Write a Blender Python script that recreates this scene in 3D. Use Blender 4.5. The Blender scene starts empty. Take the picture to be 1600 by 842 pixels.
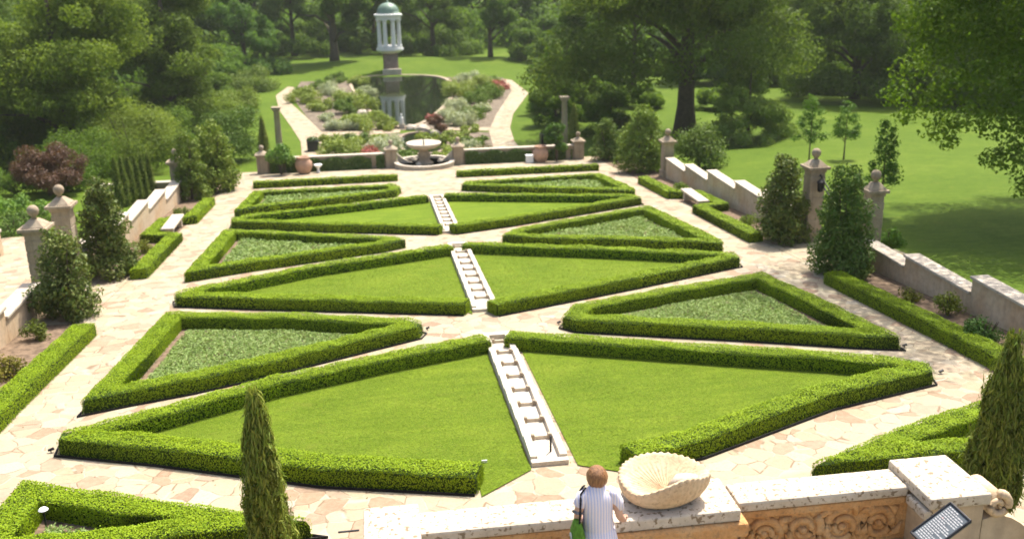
import bpy, bmesh, math, random
import numpy as np
from mathutils import Vector, Matrix
R = math.radians
rng = np.random.default_rng(7)
random.seed(7)
sc = bpy.context.scene
col = sc.collection

# ------------------------------------------------------------------ camera
F = 1500.0 / 1600.0                      # focal length in picture widths
PITCH, ROLL, YAW = 0.3087, -0.0190, -0.1381
CAM = Vector((-2.935, 0.0, 8.174))
SL = 0.0778                              # the garden falls away from the house
fw = Vector((-math.sin(YAW) * math.cos(PITCH), math.cos(YAW) * math.cos(PITCH), -math.sin(PITCH)))
up0 = Vector((-math.sin(YAW) * math.sin(PITCH), math.cos(YAW) * math.sin(PITCH), math.cos(PITCH)))
rt0 = Vector((math.cos(YAW), math.sin(YAW), 0))
c_, s_ = math.cos(ROLL), math.sin(ROLL)
rt = c_ * rt0 + s_ * up0
up = -s_ * rt0 + c_ * up0


def ray(px, py):
    return rt * ((px - 800) / 1500.0) - up * ((py - 421) / 1500.0) + fw


def at(px, py, h=0.0):
    """the point of the garden slope (raised by h) seen at this spot of the survey photo"""
    d = ray(px, py)
    t = -(CAM.z + SL * CAM.y - h) / (d.z + SL * d.y)
    return CAM + d * t


def atz(px, py, z):
    d = ray(px, py)
    return CAM + d * ((z - CAM.z) / d.z)


def atd(px, py, dist):
    return CAM + ray(px, py) * dist


POND_Z = -6.5


def gz(x, y):
    z = -SL * min(max(y, -30), 83.5)
    if y > 67.2:
        k = min(1, max(0, (30 - abs(x)) / 7.0))
        zp = min(z, POND_Z)
        z = z + (zp - z) * k
    return z


# ------------------------------------------------------------------ object helpers
WL = {}


def tag(o, label=None, cat=None, group=None, kind=None):
    if label: o['label'] = label
    if cat: o['category'] = cat
    if group: o['group'] = group
    if kind: o['kind'] = kind
    return o


def thing(name, label, cat, loc=(0, 0, 0), group=None):
    o = bpy.data.objects.new(name, None)
    o.empty_display_size = 0.3
    col.objects.link(o)
    o.location = loc
    WL[o.name] = Vector(loc)
    return tag(o, label, cat, group)


def link(name, me, parent=None, mats=(), smooth=False):
    o = bpy.data.objects.new(name, me)
    col.objects.link(o)
    for m in mats:
        me.materials.append(m)
    if smooth:
        me.polygons.foreach_set('use_smooth', [True] * len(me.polygons))
    if parent is not None:
        o.parent = parent
        WL[o.name] = WL[parent.name]
    else:
        WL[o.name] = Vector((0, 0, 0))
    return o


def np_mesh(name, V, Fc):
    """V (n,3), Fc (m,k) of one face size"""
    me = bpy.data.meshes.new(name)
    V = np.asarray(V, np.float32)
    Fc = np.asarray(Fc, np.int32)
    k = Fc.shape[1]
    me.vertices.add(len(V))
    me.vertices.foreach_set('co', V.ravel())
    me.loops.add(Fc.size)
    me.loops.foreach_set('vertex_index', Fc.ravel())
    me.polygons.add(len(Fc))
    me.polygons.foreach_set('loop_start', np.arange(0, Fc.size, k, dtype=np.int32))
    me.update(calc_edges=True)
    return me


class MB:
    def __init__(s):
        s.v = []
        s.f = []

    def add(s, V, Fs):
        b = len(s.v)
        s.v += [tuple(p) for p in V]
        s.f += [tuple(i + b for i in f) for f in Fs]
        return s

    def box(s, c, d, rz=0, tilt=0):
        hx, hy, hz = d[0] / 2, d[1] / 2, d[2] / 2
        M = Matrix.Rotation(rz, 3, 'Z') @ Matrix.Rotation(tilt, 3, 'X')
        V = [Vector(c) + M @ Vector((x, y, z)) for x, y, z in
             ((-hx, -hy, -hz), (hx, -hy, -hz), (hx, hy, -hz), (-hx, hy, -hz), (-hx, -hy, hz), (hx, -hy, hz), (hx, hy, hz), (-hx, hy, hz))]
        return s.add(V, [(0, 3, 2, 1), (4, 5, 6, 7), (0, 1, 5, 4), (1, 2, 6, 5), (2, 3, 7, 6), (3, 0, 4, 7)])

    def prism(s, poly, z0, z1):
        """poly of (x,y); z0/z1 numbers or functions of (x,y)"""
        n = len(poly)
        a0 = z0 if callable(z0) else (lambda x, y: z0)
        a1 = z1 if callable(z1) else (lambda x, y: z1)
        V = [(x, y, a0(x, y)) for x, y in poly] + [(x, y, a1(x, y)) for x, y in poly]
        Fs = [tuple(range(n))[::-1], tuple(range(n, 2 * n))] + [(i, (i + 1) % n, n + (i + 1) % n, n + i) for i in range(n)]
        return s.add(V, Fs)

    def tube(s, pts, rad, n=8, flat=1.0):
        pts = [Vector(p) for p in pts]
        if not hasattr(rad, '__len__'): rad = [rad] * len(pts)
        V = []
        ref = Vector((0, 0, 1))
        for i, p in enumerate(pts):
            d = (pts[min(i + 1, len(pts) - 1)] - pts[max(i - 1, 0)]).normalized()
            r = ref if abs(d.dot(ref)) < .95 else Vector((1, 0, 0))
            a = d.cross(r).normalized()
            b = a.cross(d)
            for k in range(n):
                t = 2 * math.pi * k / n
                V.append(p + (a * math.cos(t) + b * math.sin(t) * flat) * rad[i])
        Fs = []
        for i in range(len(pts) - 1):
            for k in range(n):
                Fs.append((i * n + k, i * n + (k + 1) % n, (i + 1) * n + (k + 1) % n, (i + 1) * n + k))
        Fs += [tuple(range(n))[::-1], tuple((len(pts) - 1) * n + k for k in range(n))]
        return s.add(V, Fs)

    def lathe(s, prof, c, n=20):
        """prof of (r,z) from bottom to top"""
        V = []
        for r, z in prof:
            for k in range(n):
                t = 2 * math.pi * k / n
                V.append((c[0] + r * math.cos(t), c[1] + r * math.sin(t), c[2] + z))
        m = len(prof)
        Fs = [(i * n + k, i * n + (k + 1) % n, (i + 1) * n + (k + 1) % n, (i + 1) * n + k) for i in range(m - 1) for k in range(n)]
        if prof[0][0] > 1e-4: Fs.append(tuple(range(n))[::-1])
        if prof[-1][0] > 1e-4: Fs.append(tuple((m - 1) * n + k for k in range(n)))
        return s.add(V, Fs)

    def quad(s, a, b, c, d):
        return s.add([a, b, c, d], [(0, 1, 2, 3)])

    def build(s, name, mat, parent=None, smooth=False, bevel=0, kind=None):
        off = WL[parent.name] if parent is not None else Vector((0, 0, 0))
        me = bpy.data.meshes.new(name)
        me.from_pydata([(p[0] - off.x, p[1] - off.y, p[2] - off.z) for p in s.v], [], s.f)
        o = link(name, me, parent, [mat] if mat else [], smooth)
        if bevel:
            b = o.modifiers.new('bevel', 'BEVEL')
            b.width = bevel
            b.segments = 2
            b.limit_method = 'ANGLE'
        if kind: o['kind'] = kind
        return o


def np_obj(name, V, Fc, mat, parent=None, smooth=False):
    off = WL[parent.name] if parent is not None else Vector((0, 0, 0))
    me = np_mesh(name, np.asarray(V) - np.array(off), Fc)
    return link(name, me, parent, [mat] if mat else [], smooth)


def kids(o):
    return list(o.children)


def copy_tree(o, parent=None):
    c = o.copy()
    col.objects.link(c)
    c.parent = parent
    for ch in kids(o):
        copy_tree(ch, c)
    return c


def one(o, label, cat, group=None):
    return tag(o, label, cat, group)


# ------------------------------------------------------------------ materials
def new_mat(name):
    m = bpy.data.materials.new(name)
    m.use_nodes = True
    nt = m.node_tree
    b = nt.nodes['Principled BSDF']
    return m, nt, b


def nd(nt, t, **kw):
    n = nt.nodes.new(t)
    for k, v in kw.items(): setattr(n, k, v)
    return n


def lk(nt, a, b): nt.links.new(a, b)


def ramp(nt, src, stops):
    r = nd(nt, 'ShaderNodeValToRGB')
    e = r.color_ramp.elements
    while len(e) < len(stops): e.new(0.5)
    for i, (p, c) in enumerate(stops):
        e[i].position = p
        e[i].color = (*c, 1)
    lk(nt, src, r.inputs['Fac'])
    return r.outputs['Color']


def noise(nt, vec, scale, detail=4, rough=.55, out='Fac'):
    n = nd(nt, 'ShaderNodeTexNoise')
    n.inputs['Scale'].default_value = scale
    n.inputs['Detail'].default_value = detail
    n.inputs['Roughness'].default_value = rough
    if vec is not None: lk(nt, vec, n.inputs['Vector'])
    return n.outputs[out]


def mixc(nt, fac, a, b, mode='MIX'):
    m = nd(nt, 'ShaderNodeMix', data_type='RGBA', blend_type=mode)
    for sock, v in ((m.inputs['Factor'], fac), (m.inputs[6], a), (m.inputs[7], b)):
        if isinstance(v, (int, float)): sock.default_value = v
        elif isinstance(v, tuple): sock.default_value = (*v, 1)
        else: lk(nt, v, sock)
    return m.outputs[2]


def math_(nt, op, a, b=None):
    m = nd(nt, 'ShaderNodeMath', operation=op)
    for i, v in enumerate((a, b)):
        if v is None: continue
        if isinstance(v, (int, float)): m.inputs[i].default_value = v
        else: lk(nt, v, m.inputs[i])
    return m.outputs[0]


def bump(nt, b, h, strength=.3, dist=.02):
    n = nd(nt, 'ShaderNodeBump')
    n.inputs['Strength'].default_value = strength
    n.inputs['Distance'].default_value = dist
    lk(nt, h, n.inputs['Height'])
    lk(nt, n.outputs[0], b.inputs['Normal'])


def pos(nt): return nd(nt, 'ShaderNodeNewGeometry').outputs['Position']


def leaf_mat(name, a, b, c, patch=.6, trans=.35, rough=.55, leafvar=.5, spec=.3):
    """leaves: a..b by clump, c mixed in leaf by leaf; tinted by the object's own colour"""
    m, nt, bs = new_mat(name)
    geo = nd(nt, 'ShaderNodeNewGeometry')
    n1 = noise(nt, geo.outputs['Position'], patch, 3)
    base = ramp(nt, n1, [(.32, a), (.68, b)])
    colr = mixc(nt, math_(nt, 'MULTIPLY', geo.outputs['Random Per Island'], leafvar), base, c)
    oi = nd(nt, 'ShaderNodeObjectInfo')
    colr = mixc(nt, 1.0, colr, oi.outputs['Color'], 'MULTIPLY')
    lk(nt, colr, bs.inputs['Base Color'])
    bs.inputs['Roughness'].default_value = rough
    bs.inputs['Specular IOR Level'].default_value = spec
    tr = nd(nt, 'ShaderNodeBsdfTranslucent')
    lk(nt, mixc(nt, 1.0, colr, (1.0, 1.0, .55), 'MULTIPLY'), tr.inputs['Color'])
    mx = nd(nt, 'ShaderNodeMixShader')
    mx.inputs[0].default_value = trans
    lk(nt, bs.outputs[0], mx.inputs[1])
    lk(nt, tr.outputs[0], mx.inputs[2])
    lk(nt, mx.outputs[0], nt.nodes['Material Output'].inputs['Surface'])
    return m


def stone_mat(name, a, b, c, scale=2.0, pit=.0, rough=.85, bstr=.35, streak=0.0):
    m, nt, bs = new_mat(name)
    p = pos(nt)
    n1 = noise(nt, p, scale, 5, .6)
    n2 = noise(nt, p, scale * 9, 4, .6)
    cl = ramp(nt, n1, [(.3, a), (.5, b), (.72, c)])
    cl = mixc(nt, .35, cl, ramp(nt, n2, [(.3, tuple(x * .62 for x in b)), (.6, tuple(min(1, x * 1.25) for x in b))]))
    if streak:
        mp = nd(nt, 'ShaderNodeMapping')
        mp.inputs['Scale'].default_value = (3.5, 3.5, .3)
        lk(nt, p, mp.inputs['Vector'])
        n3 = noise(nt, mp.outputs[0], 2.0, 4)
        cl = mixc(nt, ramp(nt, n3, [(.48, (0, 0, 0)), (.75, (streak,) * 3)]), cl, (.13, .11, .09))
    if pit:
        n4 = noise(nt, p, 20, 2, .5)
        cl = mixc(nt, ramp(nt, n4, [(.57, (0, 0, 0)), (.64, (pit,) * 3)]), cl, (.19, .135, .08))
    lk(nt, cl, bs.inputs['Base Color'])
    bs.inputs['Roughness'].default_value = rough
    bs.inputs['Specular IOR Level'].default_value = .25
    bump(nt, bs, n2, bstr, .02)
    return m


def plain(name, c, rough=.6, metal=0.0, var=.25, scale=12):
    m, nt, bs = new_mat(name)
    n1 = noise(nt, pos(nt), scale, 4)
    lk(nt, ramp(nt, n1, [(.3, tuple(x * (1 - var) for x in c)), (.7, tuple(min(1, x * (1 + var)) for x in c))]), bs.inputs['Base Color'])
    bs.inputs['Roughness'].default_value = rough
    bs.inputs['Specular IOR Level'].default_value = .15 if rough > .55 else .4
    bs.inputs['Metallic'].default_value = metal
    return m


def paving_mat(name, size=1.45, pale=1.0):
    m, nt, bs = new_mat(name)
    p = pos(nt)
    warp = nd(nt, 'ShaderNodeVectorMath', operation='MULTIPLY_ADD')
    lk(nt, noise(nt, p, 1.1, 2, .5, 'Color'), warp.inputs[0])
    warp.inputs[1].default_value = (.35, .35, 0)
    lk(nt, p, warp.inputs[2])
    flat = nd(nt, 'ShaderNodeVectorMath', operation='MULTIPLY')
    lk(nt, warp.outputs[0], flat.inputs[0])
    flat.inputs[1].default_value = (1, 1, 0)
    vo = nd(nt, 'ShaderNodeTexVoronoi', feature='F1')
    vo.inputs['Scale'].default_value = size
    vo.inputs['Randomness'].default_value = .95
    lk(nt, flat.outputs[0], vo.inputs['Vector'])
    ve = nd(nt, 'ShaderNodeTexVoronoi', feature='DISTANCE_TO_EDGE')
    ve.inputs['Scale'].default_value = size
    ve.inputs['Randomness'].default_value = .95
    lk(nt, flat.outputs[0], ve.inputs['Vector'])
    sep = nd(nt, 'ShaderNodeSeparateColor')
    lk(nt, vo.outputs['Color'], sep.inputs[0])
    k = pale
    stones = ramp(nt, sep.outputs[0], [(.0, (.50 * k, .40 * k, .27 * k)), (.25, (.60 * k, .53 * k, .36 * k)), (.5, (.50 * k, .41 * k, .26 * k)),
                                       (.62, (.60 * k, .54 * k, .43 * k)), (.76, (.46 * k, .30 * k, .19 * k)), (.88, (.38 * k, .25 * k, .165 * k)), (1, (.62 * k, .55 * k, .40 * k))])
    n2 = noise(nt, p, 7, 6, .65)
    stones = mixc(nt, ramp(nt, n2, [(.4, (.0,) * 3), (.8, (.6,) * 3)]), stones, (.62 * k, .52 * k, .36 * k))
    n7 = noise(nt, p, 22, 5, .7)
    stones = mixc(nt, ramp(nt, n7, [(.48, (.0,) * 3), (.7, (.5,) * 3)]), stones, (.36 * k, .27 * k, .18 * k))
    n5 = noise(nt, p, .35, 3)
    stones = mixc(nt, ramp(nt, n5, [(.5, (0,) * 3), (.75, (.35,) * 3)]), stones, (.37, .30, .22))
    gr = ramp(nt, ve.outputs['Distance'], [(.010, (1, 1, 1)), (.034, (0, 0, 0))])
    cl = mixc(nt, gr, stones, mixc(nt, ramp(nt, noise(nt, p, 2.3, 3), [(.44, (0,) * 3), (.56, (1,) * 3)]), (.62 * k, .54 * k, .40 * k), (.19, .135, .085)))
    lk(nt, cl, bs.inputs['Base Color'])
    bs.inputs['Roughness'].default_value = .85
    bs.inputs['Specular IOR Level'].default_value = .2
    hh = math_(nt, 'ADD', math_(nt, 'MULTIPLY', n2, .5), ramp(nt, ve.outputs['Distance'], [(0, (0,) * 3), (.05, (1,) * 3)]))
    bump(nt, bs, hh, .45, .015)
    return m


def grass_mat(name, a, b, c, big=.35, stripe=0.0):
    m, nt, bs = new_mat(name)
    p = pos(nt)
    n1 = noise(nt, p, big, 4, .6)
    cl = ramp(nt, n1, [(.3, a), (.55, b), (.75, c)])
    n2 = noise(nt, p, 9, 5, .7)
    cl = mixc(nt, ramp(nt, n2, [(.35, (0,) * 3), (.7, (.7,) * 3)]), cl, tuple(x * .6 for x in a))
    mp = nd(nt, 'ShaderNodeMapping')
    mp.inputs['Scale'].default_value = (14, 42, 10)
    mp.inputs['Rotation'].default_value = (0, 0, .25)
    lk(nt, p, mp.inputs['Vector'])
    n3 = noise(nt, mp.outputs[0], 1.0, 4, .7)
    cl = mixc(nt, ramp(nt, n3, [(.42, (0,) * 3), (.7, (.6,) * 3)]), cl, tuple(min(1, x * 1.45) for x in c))
    mp2 = nd(nt, 'ShaderNodeMapping')
    mp2.inputs['Scale'].default_value = (.9, 3.2, 1)
    mp2.inputs['Rotation'].default_value = (0, 0, -.15)
    lk(nt, p, mp2.inputs['Vector'])
    n4 = noise(nt, mp2.outputs[0], 1.0, 5, .65)
    cl = mixc(nt, ramp(nt, n4, [(.42, (0,) * 3), (.68, (.55,) * 3)]), cl, (a[0] * .72, a[1] * .80, a[2] * .6))
    n6 = noise(nt, p, 1.6, 4, .6)
    cl = mixc(nt, ramp(nt, n6, [(.60, (0,) * 3), (.78, (.45,) * 3)]), cl, (.17, .175, .03))
    lk(nt, cl, bs.inputs['Base Color'])
    bs.inputs['Roughness'].default_value = .8
    bs.inputs['Specular IOR Level'].default_value = .05
    bump(nt, bs, math_(nt, 'ADD', n3, n2), .7, .03)
    return m


M = {}
M['paving'] = paving_mat('flagstone_paving', 2.1, .60)
M['lawn'] = grass_mat('mown_lawn', (.078, .13, .008), (.112, .17, .011), (.155, .205, .018), .6)
M['park'] = grass_mat('park_grass', (.050, .095, .007), (.078, .128, .010), (.12, .165, .02), .14)
M['soil'] = plain('bed_soil', (.15, .105, .07), .95, 0, .5, 6)
M['mulch'] = plain('gravel_mulch', (.15, .12, .088), .95, 0, .5, 3)
M['wall'] = stone_mat('buff_wall', (.44, .26, .12), (.46, .35, .23), (.53, .44, .32), .7, 0, .9, .3, .25)
M['coping'] = stone_mat('pale_coping', (.40, .34, .26), (.47, .41, .33), (.55, .49, .41), 1.6, .25, .85, .35, .35)
M['pitted'] = stone_mat('pitted_coral_stone', (.42, .345, .25), (.49, .42, .325), (.56, .50, .41), 1.3, .9)
M['carved'] = stone_mat('ochre_carved_stone', (.40, .185, .06), (.52, .28, .11), (.58, .40, .21), 3.2, .4, .85, .9)
M['shell'] = stone_mat('shell_stone', (.47, .31, .17), (.55, .41, .26), (.61, .49, .34), 3.0, .3)
M['pillar'] = stone_mat('weathered_pillar_stone', (.26, .195, .13), (.34, .27, .19), (.42, .35, .26), 1.4, 0, .9, .4, .55)
M['rill'] = stone_mat('rill_stone', (.46, .40, .31), (.54, .48, .39), (.60, .55, .46), 1.2, .3)
M['rilldark'] = stone_mat('rill_tan_stone', (.46, .38, .27), (.54, .46, .35), (.60, .53, .42), 2.5, .1)
M['white'] = plain('white_paint', (.78, .78, .76), .5, 0, .04)
M['temple'] = stone_mat('temple_white', (.62, .61, .58), (.70, .69, .66), (.76, .75, .72), 1.0)
M['dome'] = plain('green_copper', (.14, .215, .155), .5, .0, .3, 1.5)
M['terracotta'] = plain('terracotta', (.40, .25, .17), .8, 0, .2, 3)
M['iron'] = plain('dark_iron', (.03, .03, .032), .45, .6, .3)
M['edging'] = plain('black_edging', (.012, .012, .012), .6, 0, .3)
M['brownstone'] = stone_mat('brown_rubble', (.16, .12, .09), (.24, .18, .13), (.32, .26, .2), 1.5)
M['bark'] = stone_mat('bark', (.05, .038, .026), (.085, .065, .045), (.12, .095, .07), 3.0, 0, .95, .8)
M['skin'] = plain('skin', (.55, .33, .23), .5, 0, .08)
m, nt, bs = new_mat('auburn_hair')
mp = nd(nt, 'ShaderNodeMapping')
mp.inputs['Scale'].default_value = (90, 90, 9)
lk(nt, nd(nt, 'ShaderNodeTexCoord').outputs['Object'], mp.inputs['Vector'])
n1 = noise(nt, mp.outputs[0], 1.0, 4, .6)
lk(nt, ramp(nt, n1, [(.3, (.10, .04, .014)), (.5, (.24, .105, .036)), (.72, (.42, .21, .08))]), bs.inputs['Base Color'])
bs.inputs['Roughness'].default_value = .45
bump(nt, bs, n1, .8, .02)
M['hair'] = m
M['bag'] = plain('green_canvas', (.09, .20, .02), .8, 0, .35, 25)
M['black'] = plain('black_fabric', (.015, .015, .018), .7)
M['signgrey'] = plain('sign_grey', (.10, .115, .13), .8, 0, .12, 8)
M['signwhite'] = plain('sign_lettering', (.48, .48, .48), .5, 0, .02)
M['signpink'] = plain('sign_pink_patch', (.72, .52, .50), .5, 0, .02)
# foliage
M['hedge'] = leaf_mat('box_hedge_leaves', (.115, .205, .003), (.185, .285, .004), (.28, .355, .008), 1.3, .10, .6, .6, .12)
M['hedgecore'] = plain('box_hedge_twigs', (.028, .05, .005), .9, 0, .4, 15)
M['lirio'] = leaf_mat('striped_ground_cover_leaves', (.105, .19, .03), (.16, .25, .045), (.38, .46, .20), 1.2, .25, .6, .7, .08)
M['cypress'] = leaf_mat('cypress_sprays', (.075, .13, .014), (.145, .20, .025), (.30, .29, .08), 3.0, .25, .6, .7, .15)
M['shrub'] = leaf_mat('glossy_shrub_leaves', (.06, .12, .014), (.11, .18, .022), (.19, .23, .06), 1.0, .3, .55, .5, .14)
M['magnolia'] = leaf_mat('magnolia_leaves', (.06, .115, .016), (.11, .17, .028), (.24, .22, .07), 1.4, .25, .5, .5, .18)
M['tree'] = leaf_mat('tree_leaves', (.08, .14, .014), (.155, .22, .03), (.19, .24, .05), .35, .5, .6, .5, .12)
M['treedark'] = leaf_mat('dark_tree_leaves', (.066, .12, .016), (.135, .20, .03), (.16, .21, .05), .35, .5, .6, .5, .12)
M['redleaf'] = leaf_mat('purple_maple_leaves', (.085, .035, .022), (.13, .058, .036), (.12, .09, .045), 1.0, .35)
M['bright'] = leaf_mat('bright_perennial_leaves', (.13, .21, .022), (.20, .27, .035), (.26, .29, .07), 1.2, .3)
M['silver'] = leaf_mat('silver_leaves', (.20, .26, .14), (.33, .38, .24), (.42, .45, .33), 1.2, .3)
M['ivy'] = leaf_mat('ivy_leaves', (.05, .11, .016), (.09, .16, .024), (.15, .19, .05), 1.2, .25, .4)
M['flower'] = leaf_mat('red_flower_heads', (.28, .04, .05), (.35, .10, .08), (.30, .2, .12), 2.0, .2)

# striped dress
m, nt, bs = new_mat('striped_cotton')
tc = nd(nt, 'ShaderNodeTexCoord')
wv = nd(nt, 'ShaderNodeTexWave', wave_type='BANDS', bands_direction='X')
wv.inputs['Scale'].default_value = 11
wv.inputs['Distortion'].default_value = .3
lk(nt, tc.outputs['Object'], wv.inputs['Vector'])
lk(nt, ramp(nt, wv.outputs['Fac'], [(.25, (.50, .50, .68)), (.45, (.72, .70, .74)), (.8, (.80, .78, .78)), (.95, (.74, .62, .64))]), bs.inputs['Base Color'])
bs.inputs['Roughness'].default_value = .8
M['dress'] = m
# pond water
m, nt, bs = new_mat('pond_water')
bs.inputs['Base Color'].default_value = (.012, .016, .008, 1)
bs.inputs['Roughness'].default_value = .04
bs.inputs['IOR'].default_value = 1.33
bs.inputs['Specular IOR Level'].default_value = .8
n1 = noise(nt, pos(nt), 2.5, 3)
bump(nt, bs, n1, .04, .02)
M['water'] = m


# ------------------------------------------------------------------ foliage helpers
def leaf_quads(P, N, length, width, lean=.6, droop=0.0):
    """one rhombic leaf per point, lying roughly across its normal; returns V, F"""
    n = len(P)
    N = N / (np.linalg.norm(N, axis=1, keepdims=True) + 1e-9)
    N = N + rng.normal(0, 1, (n, 3)) * lean
    N /= (np.linalg.norm(N, axis=1, keepdims=True) + 1e-9)
    T = rng.normal(0, 1, (n, 3))
    if droop: T[:, 2] -= droop
    T -= (T * N).sum(1, keepdims=True) * N
    T /= (np.linalg.norm(T, axis=1, keepdims=True) + 1e-9)
    B = np.cross(N, T)
    L = length * rng.uniform(.65, 1.3, (n, 1))
    Wd = width * rng.uniform(.7, 1.25, (n, 1))
    V = np.empty((n, 4, 3), np.float32)
    V[:, 0] = P - T * L * .5
    V[:, 1] = P + B * Wd * .5 + N * L * .06
    V[:, 2] = P + T * L * .5 - N * L * .1
    V[:, 3] = P - B * Wd * .5 + N * L * .06
    return V.reshape(-1, 3), np.arange(4 * n, dtype=np.int32).reshape(n, 4)


def sphere_pts(n):
    v = rng.normal(0, 1, (n, 3))
    return v / np.linalg.norm(v, axis=1, keepdims=True)


def crown_pts(clumps, n, fill=.45):
    """clumps: list of (cx,cy,cz,rx,ry,rz); points in shells of the clumps, with outward normals"""
    C = np.array([c[:3] for c in clumps])
    S = np.array([c[3:6] for c in clumps])
    w = (S[:, 0] * S[:, 1] * S[:, 2]) ** (2 / 3)
    idx = rng.choice(len(C), n, p=w / w.sum())
    d = sphere_pts(n)
    r = 1 - fill * rng.random((n, 1)) ** 1.6
    r *= 1 + rng.normal(0, .07, (n, 1))
    P = C[idx] + d * S[idx] * r
    Nn = d.copy()
    Nn[:, 2] += .35
    return P, Nn


def make_clumps(rx, ry, z0, z1, k, r_lo, r_hi, bias=0.0, flat=.75, boughs=None, style='round'):
    """leaf clumps gathered on boughs: an uneven, lobed crown from z0 to z1"""
    H = (z1 - z0) / 2
    zc = (z0 + z1) / 2
    nb = boughs or (max(5, int(k / 7)) if k > 40 else max(6, int(k / 2.2)))
    if k <= 40:
        r_lo, r_hi = r_lo * 1.25, r_hi * 1.3
    B = []
    for b in range(nb):
        d = sphere_pts(1)[0]
        if b < nb * .7:                     # most boughs reach the outside, evenly round
            a = 2.4 * b + random.uniform(-.4, .4)
            t = -0.85 + 1.7 * ((b * .618) % 1)
            q = math.sqrt(max(0, 1 - t * t))
            d = np.array([math.cos(a) * q, math.sin(a) * q, t])
        rr = random.uniform(.48, .78)
        rb = random.uniform(.34, .52)
        B.append((d * rr, rb))
    out = []
    if style == 'cone':
        for i in range(k):
            t = ((i + random.random()) / k) ** 1.25
            a = 2.4 * i + random.uniform(-.5, .5)
            rr = (1.0 - .72 * t ** 1.5) * random.uniform(.35, 1.0) ** .6
            r = random.uniform(r_lo, r_hi) * (1 - .35 * t)
            out.append((math.cos(a) * rr * max(.1, rx - r * .6), math.sin(a) * rr * max(.1, ry - r * .6), z0 + r * .45 + t * max(.1, z1 - z0 - r * 1.1), r, r, r * flat))
        return out
    for i in range(k):
        d0, rb = B[i % nb]
        d = sphere_pts(1)[0]
        d[2] = d[2] * .8 + .15
        u = d0 + d * rb * random.uniform(.55, 1.0)
        n_ = np.linalg.norm(u)
        if n_ > 1.02: u *= 1.02 / n_
        r = random.uniform(r_lo, r_hi)
        t = u[2]
        k2 = 1 - bias * max(0, t)
        if style == 'skirt' and t < 0: k2 = 1 / max(.42, math.sqrt(max(0, 1 - t * t))) ** .9
        if style == 'cone': k2 = (1.12 - .42 * (t + 1)) / max(.5, math.sqrt(max(0, 1 - t * t))) ** .7
        out.append((u[0] * max(.2, rx - r * .6) * k2, u[1] * max(.2, ry - r * .6) * k2, max(zc + t * max(.1, H - r * .5), z0 + r * .3 * flat), r, r, r * flat))
    return out


def trunk_mb(h, r0, r1, limbs, crown_r, zfork, lean=0.0, seed=0, ll=.7):
    rn = random.Random(seed)
    mb = MB()
    pts = []
    rad = []
    for i in range(8):
        t = i / 7
        pts.append((lean * t + rn.uniform(-.04, .04) * h * .1 * t, rn.uniform(-.04, .04) * h * .1 * t, h * t - .25 * (i == 0)))
        rad.append((r0 * 1.35 if i == 0 else r0) * (1 - t) + r1 * t)
    mb.tube(pts, rad, 9)
    for k in range(limbs):
        a = 2 * math.pi * (k + rn.uniform(-.3, .3)) / limbs
        z = zfork * h + rn.uniform(0, .35) * h * (1 - zfork)
        L = crown_r * rn.uniform(.8, 1.2) * ll
        b = Vector((lean * z / h, 0, z))
        e = b + Vector((math.cos(a) * L, math.sin(a) * L, L * rn.uniform(.3, .9)))
        m_ = (b + e) / 2 + Vector((0, 0, L * .12))
        mb.tube([b, m_, e], [r0 * .42, r0 * .28, r0 * .08], 6)
    return mb


LEAF_TOTAL = [0]


def make_tree(label, loc, H, rx, z0, mat='tree', leaf=.28, n=14000, k=60, trunk_r=.3, tint=(1, 1, 1), ry=None, group=None, name='tree', cat='tree',
              rlo=None, rhi=None, bias=.25, limbs=6, lean=0.0, fill=.5, droop=0, bark='bark', flat=.72, extra=(), style=None, boughs=None, ll=.6):
    t = thing(name, label, cat, loc, group)
    cl = make_clumps(rx, ry or rx, z0, H, k, rlo or rx * .13, rhi or rx * .27, bias, flat, boughs, style or ('skirt' if z0 < .09 * H else 'round')) + list(extra)
    if z0 < .09 * H and style is None:
        kk = max(8, k // 4)
        for i in range(kk):
            a = 2.4 * i
            r = random.uniform(.16, .27) * rx
            q = random.uniform(.5, .95) * rx
            cl.append((math.cos(a) * q, math.sin(a) * q, r * random.uniform(.4, 1.5), r, r, r * .8))
    if lean: cl = [(c[0] + lean * c[2] / H, *c[1:]) for c in cl]
    P, N = crown_pts(cl, n, fill)
    V, Fc = leaf_quads(P, N, leaf, leaf * .62, .55, droop)
    LEAF_TOTAL[0] += n
    V = V + np.array(loc)
    mb = trunk_mb(H * .82, trunk_r, trunk_r * .25, limbs, rx, max(.15, z0 / H * .9), lean * .8, seed=int(abs(loc[0] * 13 + loc[1] * 7)), ll=ll)
    mb.v = [(a + loc[0], b + loc[1], c + loc[2]) for a, b, c in mb.v]
    mb.build('trunk', M[bark], t, smooth=True)
    o = np_obj('crown', V, Fc, M[mat], t)
    o.color = (*tint, 1)
    return t


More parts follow.
